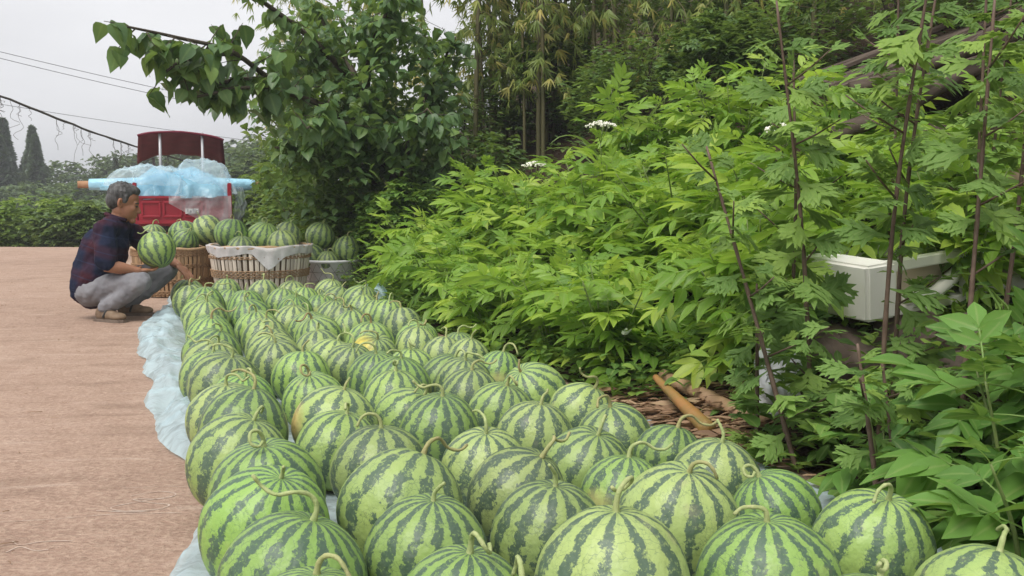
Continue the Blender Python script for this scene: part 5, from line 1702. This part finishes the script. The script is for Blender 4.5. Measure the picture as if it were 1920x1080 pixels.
def bush(name, x, y, rx, ry_, rz, n, label, cat, mat, tpls, sc, seed, group=None, zoff=0.0, stems=5, clump=2.2, thr=-.15, droop=(-.3, .5), hollow=.45, taper=0.0):
    """a shrub or small tree: several stems and a crown of leaves with gaps"""
    rg = random.Random(seed)
    b = Vector((x, y, gz(x, y) + zoff))
    t = empty(name, b); tag(t, label, cat, group)
    fr, scs = [], []
    tries = 0
    while len(fr) < n and tries < n * 5:
        tries += 1
        v = rdir(rg) * (hollow + (1 - hollow) * rg.random() ** .7)
        if v.z < -.75: continue
        k = 1 - taper * max(0, (v.z + 1) / 2)
        pp = Vector((v.x * rx * k, v.y * ry_ * k, rz + v.z * rz))
        if mnoise.noise(Vector((pp.x, pp.y, pp.z)) * clump / max(rx, .2) + Vector((seed * 3.1, 0, 0))) < thr: continue
        bulge = 1 + .22 * mnoise.noise(v * 2.4 + Vector((seed, 0, 0)))
        pp = Vector((pp.x * bulge, pp.y * bulge, pp.z * bulge))
        a = math.atan2(v.y, v.x) + rg.uniform(-1.2, 1.2)
        el = rg.uniform(*droop)
        dr = Vector((math.cos(a), math.sin(a), el)).normalized()
        fr.append(frame(pp, dr, (rg.uniform(-.5, .5), rg.uniform(-.5, .5), 1))); scs.append(sc * rg.uniform(.65, 1.25))
    link('crown', scatter_mesh('crown', tpls, fr, scs, mat, seed), t)
    for k in range(stems):
        a = 2 * math.pi * k / max(1, stems) + rg.uniform(-.4, .4)
        e = Vector((math.cos(a) * rx * .55, math.sin(a) * ry_ * .55, rz * rg.uniform(1.1, 1.6)))
        if stems == 1: e = Vector((0, 0, rz * 1.7))
        link('trunk' if stems == 1 else 'stem', limb_mesh('stem', [Vector((0, 0, -.1)), e * .5 + Vector((0, 0, .1 * rz)), e], (.012 + .022 * rz) * (1 if stems > 1 else 1.6), .004, 6, 8), t, M['twig'] if stems > 1 else M['bark'])
    return t

T_SMALL = [tuft_tpl(k, 4, SMALL, 1.0) for k in range(3)]
T_LANCE = [tuft_tpl(10 + k, 5, LANCE, 1.0) for k in range(3)]
T_BLADE = [tuft_tpl(20 + k, 5, BLADE, .5) for k in range(4)]

# shrubs round the foot of the mulberry
bush('vine_shrub', -1.55, 9.515, .55, .5, .48, 1500, 'vine-covered shrub at the foot of the dark tree behind the tub', 'shrub', M['vine'], [SMALL, OVATE] + T_SMALL, .085, 41)
bush('vine_shrub', -.95, 8.672, .45, .4, .42, 1100, 'yellow-tinged vine shrub between the tub and the thicket', 'shrub', M['vine'], [SMALL, OVATE] + T_SMALL, .075, 42)
bush('vine_shrub', -2.15, 10.478, .6, .6, .55, 1400, 'dark vine shrub behind the basket with sacking', 'shrub', M['dark_leaf'], [SMALL, OVATE], .085, 43)
bush('light_shrub', -2.62, 11.924, .5, .6, .72, 1700, 'pale green leafy shrub right next to the truck', 'shrub', M['light_leaf'], [SMALL] + T_SMALL, .075, 44)
bush('light_shrub', -2.60, 13.128, .62, .7, 1.15, 2200, 'tall pale green shrub behind the truck film', 'shrub', M['light_leaf'], [SMALL, LANCE] + T_SMALL, .08, 45)
bush('light_shrub', -2.0, 11.562, .7, .6, 1.0, 1800, 'mid green shrub filling the space behind the dark tree', 'shrub', M['vine'], [SMALL, OVATE] + T_SMALL, .09, 46)
bush('vine_shrub', -.25, 9.153, .45, .4, .48, 1000, 'round-leaved dark shrub beside the bamboo culms', 'shrub', M['dark_leaf'], [OVATE, SMALL], .085, 47)

# dark shrubs on the shaded slope
DARK = [(.95, 9.756, .45, .40, 'dark shrub at the foot of the bamboo clump'), (1.15, 9.153, .55, .5, 'dark bushy shrub with small leaves behind the crest of the thicket'), (1.75, 8.431, .5, .45, 'dark feathery shrub above the middle of the thicket'),
        (2.25, 7.949, .55, .45, 'dark shrub left of the fallen beams on the slope'), (1.35, 10.84, .8, .8, 'large dark shrub high on the slope among bamboo'), (2.4, 9.876, .8, .75, 'dark overhanging shrub near the top of the slope'),
        (3.0, 7.708, .7, .6, 'dark shrub above the fallen beams'), (3.3, 6.504, .6, .5, 'dark shrub beyond the collapsed roof'), (.35, 11.321, .7, .7, 'dark shrub deep inside the bamboo clump'), (-.55, 11.201, .6, .6, 'dark shrub in the gap between tree and bamboo'), (-.2, 12.767, .8, .8, 'dark shrub on the slope behind the clump'), (-1.1, 12.526, .8, .8, 'dark shrub behind the crown of the mulberry'), (1.0, 13.489, 1.0, 1.0, 'dark shrub high at the back of the grove'), (-.5, 10.117, .40, .30, 'small dark shrub at the edge of the clump'), (2.2, 12.526, 1.0, 1.0, 'dark shrub at the top of the shaded slope')]
for i, (x, y, rx, rz, lab) in enumerate(DARK):
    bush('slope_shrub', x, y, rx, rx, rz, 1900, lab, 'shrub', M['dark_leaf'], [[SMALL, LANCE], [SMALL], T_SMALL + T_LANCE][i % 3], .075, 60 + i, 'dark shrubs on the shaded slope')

# bamboo grove
def bamboo(x, y, H_, lean, label, seed, r=.022, z0=1.0, ntuft=40, tl=.17, spread=.55, droop=.9, group='bamboo culms in the grove', side=None):
    rg = random.Random(seed)
    b = Vector((x, y, gz(x, y))); t = empty('bamboo', b); tag(t, label, 'bamboo', group)
    L = Vector((lean[0], lean[1], 0))
    N = 40; P, Rr = [], []
    for i in range(N + 1):
        f = i / N
        P.append(Vector((0, 0, -.05)) + Vector((0, 0, H_)) * (f - .12 * f ** 3) + L * f ** 2.2)
        Rr.append(r * (1 - .75 * f) * (1.16 if i % 3 == 0 else 1.0))
    link('culm', tube_mesh('culm', P, Rr, 8), t, M['culm'])
    fr, scs = [], []
    nb = max(4, ntuft // 6)
    for k in range(nb):
        f = (z0 + (H_ - z0) * (k + rg.random()) / nb) / H_
        f = min(.98, f)
        p = P[int(f * N)]
        a = rg.uniform(0, 6.28) if side is None else rg.gauss(side, .9)
        ln = spread * rg.uniform(.5, 1.25)
        d = Vector((math.cos(a), math.sin(a), .35))
        for w in range(6):
            g = .25 + .75 * w / 5
            q = p + d * ln * g + Vector((0, 0, -droop * ln * g * g)) + rdir(rg) * .05
            dd = Vector((d.x * .45 + rg.uniform(-.3, .3), d.y * .45 + rg.uniform(-.3, .3), -.9 + rg.uniform(-.25, .4))).normalized()
            fr.append(frame(q, dd, (rg.uniform(-1, 1), rg.uniform(-1, 1), .5))); scs.append(tl * rg.uniform(.7, 1.2))
        if k % 2 == 0:
            Q = [p + d * ln * g + Vector((0, 0, -droop * ln * g * g)) for g in (0, .35, .7, 1)]
            link('branch', tube_mesh('branch', Q, [.005, .004, .003, .0015], 4), t, M['culm'])
    link('foliage', scatter_mesh('foliage', T_BLADE, fr, scs, M['bamboo_leaf'], seed), t)
rg = random.Random(77)
cl = []
for k in range(24):
    cl.append((-.42 + .064 * k + rg.uniform(-.03, .03), 10.35 + rg.uniform(0, 1.6)))
for k, (x, y) in enumerate(cl):
    bamboo(x, y, rg.uniform(5.2, 7.0), (rg.uniform(-.8, .6), rg.uniform(-.8, .2)), '%s bamboo culm from the mulberry side in the dense clump' % ORD[k], 900 + k, r=rg.uniform(.016, .030), z0=1.0 + rg.uniform(-.2, .6), ntuft=250, tl=.16, side=None if k % 3 == 0 else -1.6)
SPARSE = [(-1.35, 11.562, 'leaning bamboo behind the dark tree, sky between its leaves'), (-1.9, 12.285, 'outermost bamboo arching over behind the dark tree'), (-.9, 11.08, 'bamboo drooping over the top of the dark tree'),
          (1.6, 10.117, 'bamboo with yellowing leaves beyond the crest of the thicket'), (2.0, 9.394, 'bamboo hanging down over the dark feathery shrub'), (2.6, 8.672, 'leafy bamboo hanging above the tall bare mugwort stalk'),
          (2.9, 9.394, 'bamboo high on the slope above the fallen beams'), (1.2, 11.562, 'bamboo rising behind the large dark shrub'), (3.5, 7.949, 'bamboo at the outer end of the grove'), (2.2, 11.08, 'bamboo at the back of the slope, mostly hidden'),
          (.75, 11.924, 'bamboo standing between the dense clump and the slope'), (-2.5, 13.489, 'far bamboo behind the tall pale shrub')]
for k, (x, y, lab) in enumerate(SPARSE):
    bamboo(x, y, rg.uniform(4.2, 5.6), (rg.uniform(-.5, .3), -1.1), lab, 950 + k, z0=.55, ntuft=420, tl=.15, spread=.8, droop=.8, group='leafy bamboo at the edge of the grove', side=-1.7)

# ================================================================== beyond the crest of the road
HEDGE = [(-9.6, 19.873, 1.3, 1.0, 'light_leaf', 'yellow-green shrub at the edge of the picture beyond the road'), (-8.3, 19.27, 1.1, .85, 'far_leaf', 'dull green shrub beyond the road crest'), (-7.5, 19.993, 1.1, .95, 'light_leaf', 'pale shrub over the road crest behind the man'),
         (-6.7, 19.511, 1.0, .9, 'vine', 'leafy shrub beyond the road next to the truck'), (-10.2, 23.486, 1.6, 1.5, 'far_leaf', 'broad dark shrub further down the slope'), (-8.6, 24.69, 1.6, 1.55, 'vine', 'rounded shrub with pale top further down the slope'),
         (-7.2, 24.088, 1.5, 1.45, 'far_leaf', 'dark shrub further down behind the truck roll'), (-5.6, 21.077, 1.2, 1.2, 'light_leaf', 'shrub hidden behind the truck'), (-4.3, 21.679, 1.3, 1.6, 'far_leaf', 'shrub showing past the truck on the bank side'), (-12.2, 25.292, 1.8, 1.7, 'light_leaf', 'wide pale shrub at the far edge of the valley')]
for i, (x, y, rx, rz, mk, lab) in enumerate(HEDGE):
    bush('valley_shrub', x, y, rx, rx * .8, rz * .64, 1900, lab, 'shrub', M[mk], [SMALL] + T_SMALL + T_LANCE[:1], .13 if y < 18 else .16, 120 + i, 'shrubs beyond the crest of the road', clump=2.6)
def cypress(x, y, h, w, label, seed):
    rg = random.Random(seed)
    b = Vector((x, y, gz(x, y))); t = empty('cypress_tree', b); tag(t, label, 'tree', 'dark conifers in the distance')
    fr, scs = [], []
    for k in range(2400):
        f = rg.random() ** .9
        rr = 1.45 * w * (1 - f) ** 1.25 * (.4 + .45 * rg.random()) * (1 + .8 * mnoise.noise(Vector((f * 7 + seed, 3 * math.cos(k * 1.3), seed * .7))))
        a = (k * 1.3) % 6.2832
        el = rg.uniform(.2, 1.1)
        fr.append(frame((rr * math.cos(a), rr * math.sin(a), .12 * h + .9 * h * f), (math.cos(a), math.sin(a), el), (rg.uniform(-1, 1), rg.uniform(-1, 1), .5))); scs.append(h * .06 * rg.uniform(.5, 1.5) * (1.15 - .6 * f))
    link('crown', scatter_mesh('crown', [tuft_tpl(5, 5, SMALL, .7), tuft_tpl(6, 4, LANCE, .7)], fr, scs, M['cypress'], seed), t)
    link('trunk', tube_mesh('trunk', [(0, 0, -.2), (0, 0, h * .5), (0, 0, h * .95)], [.03 * h, .018 * h, .004], 7), t, M['bark'])
CY = [(-34.6, 66, 7.6, 1.4, 'cypress cut by the edge of the picture'), (-32.4, 63, 7.2, 1.5, 'squat cypress at the foot of the skyline clump'), (-33.2, 65.038, 8.6, 1.3, 'tall cypress at the far edge of the skyline'), (-31.9, 66.242, 8.0, 1.25, 'tallest of the dark cypresses clumped on the skyline'), (-30.9, 63.833, 6.8, 1.1, 'shorter cypress on the truck side of the skyline clump'),
      (-30.0, 62.629, 7.2, .85, 'slim lone cypress standing apart on the skyline'), (-26.9, 67.446, 5.2, .8, 'pointed conifer over the rolled film'), (-25.6, 69.855, 6.4, 1.5, 'broad pale conifer behind the film roll'),
      (-24.4, 66.242, 5.4, .7, 'slim conifer near the truck canopy'), (-23.6, 68.651, 5.9, .9, 'conifer half hidden by the truck canopy'), (-28.5, 69.855, 4.8, .9, 'small conifer between the lone cypress and the truck')]
for i, (x, y, h, w, lab) in enumerate(CY):
    cypress(x, y, h * .84, w * .95, lab, 150 + i)
FAR = [(-36, 60.22, 3.6, 3.2), (-31, 56.607, 3.2, 2.6), (-28, 60.22, 3.0, 2.5), (-25.5, 57.811, 2.8, 2.4), (-22.5, 60.22, 3.0, 2.6), (-20, 65.038, 3.4, 2.9), (-27, 72.264, 3.6, 3.2), (-31.5, 74.673, 3.8, 3.2), (-23.5, 77.082, 3.8, 3.3), (-18, 72.264, 4, 3.6), (-24, 45.767, 2.4, 1.7), (-20.5, 44.563, 2.2, 1.7), (-17, 45.767, 2.4, 1.9), (-15.5, 36.132, 2.0, 1.55), (-18.5, 36.132, 2.1, 1.5), (-13, 37.336, 1.9, 1.6), (-14, 54.198, 3.2, 2.8), (-10.5, 40.95, 2.2, 2.0)]
FL = ['round tree at the far edge of the wooded hill', 'round tree below the tall cypress clump', 'round tree below the lone cypress', 'round tree under the pointed conifer', 'round tree under the film roll end', 'round tree mostly behind the truck heap',
      'round tree on the hilltop behind the lone cypress', 'round tree on the hilltop behind the cypress clump', 'round tree on the hilltop near the canopy', 'hilltop tree behind the truck canopy', 'mid-distance tree below the lone cypress', 'mid-distance tree beneath the cardboard core',
      'mid-distance tree behind the man', 'valley tree with spreading crown behind the man\'s head', 'valley tree at the far edge of the road', 'valley tree behind the truck tailgate', 'tree behind the truck film heap', 'tree low behind the truck bed']
for i, (x, y, rx, rz) in enumerate(FAR):
    bush('distant_tree', x, y, rx, rx, rz * .70, 2200, FL[i], 'tree', M['distant'], T_SMALL + [tuft_tpl(50, 5, OVATE, 1.0)], .07 * rx + .07, 170 + i, 'distant round trees on the hill', stems=1, clump=2.4, thr=-.2)

# ================================================================== wires against the sky
def wire(p0, p1, sag, r, label, n=30):
    p0, p1 = Vector(p0), Vector(p1)
    P = [p0.lerp(p1, i / n) - Vector((0, 0, sag * 4 * (i / n) * (1 - i / n))) - p0 for i in range(n + 1)]
    o = link('power_line', tube_mesh('power_line', P, r, 5), None, M['wire'], loc=p0)
    tag(o, label, 'cable', 'cables across the sky')
    return o
wire((-28, 41, 8.6), (-6, 53, 4.2), .35, .014, 'upper of the two thin cables high in the sky')
wire((-28, 41.6, 8.4), (-6, 53.6, 4.0), .45, .014, 'lower of the two thin cables high in the sky')
wire((-28, 43.4, 5.9), (-6, 55.4, 3.1), .3, .012, 'faint cable just above the truck canopy')
# sagging cable overgrown with dead vine
vw = empty('vine_cable', (-12.5, 18.0, 0)); tag(vw, 'drooping cable hung with dry vine strands in the sky', 'cable')
c0, c1 = Vector((-12.5, 18, 4.2)), Vector((-9.3, 28.9, 1.85))
rg = random.Random(3)
P = [c0.lerp(c1, i / 40) - Vector((0, 0, .25 * 4 * (i / 40) * (1 - i / 40))) + Vector((rg.gauss(0, .008), 0, rg.gauss(0, .008))) - Vector((-12.5, 18, 0)) for i in range(41)]
link('cable', tube_mesh('cable', P, [.022 + .012 * rg.random() for _ in P], 6), vw, M['twig'])
for k in range(64):
    f = .12 + .88 * rg.random() ** .7
    p = P[int(f * 40)]
    ln = rg.uniform(.12, 1.0) * (.7 if f < .4 else 1)
    Q = [p]
    for q in range(1, 7):
        Q.append(p + Vector((rg.gauss(0, .014) * q, rg.gauss(0, .014) * q, -ln * q / 6)))
    link('vine_strand', tube_mesh('vine_strand', spline(Q, 14), .0045, 4), vw, M['twig'])

# ================================================================== damp air
bm = bmesh.new()
add_box(bm, Vector((0, 420, 10)), (868, 980, 32))
hz = link('haze', bm_mesh('haze', bm, False))
hm = bpy.data.materials.new('haze_air'); hm.use_nodes = True
hn = hm.node_tree; hn.nodes.clear()
ho = hn.nodes.new('ShaderNodeOutputMaterial'); hv = hn.nodes.new('ShaderNodeVolumePrincipled')
hv.inputs['Color'].default_value = (0.86, 0.89, 0.93, 1)
hv.inputs['Density'].default_value = 0.0022
hn.links.new(hv.outputs[0], ho.inputs['Volume'])
hz.data.materials.append(hm)
hz.display_type = 'WIRE'
tag(hz, 'thin grey damp air over the whole place', 'haze', kind='stuff')
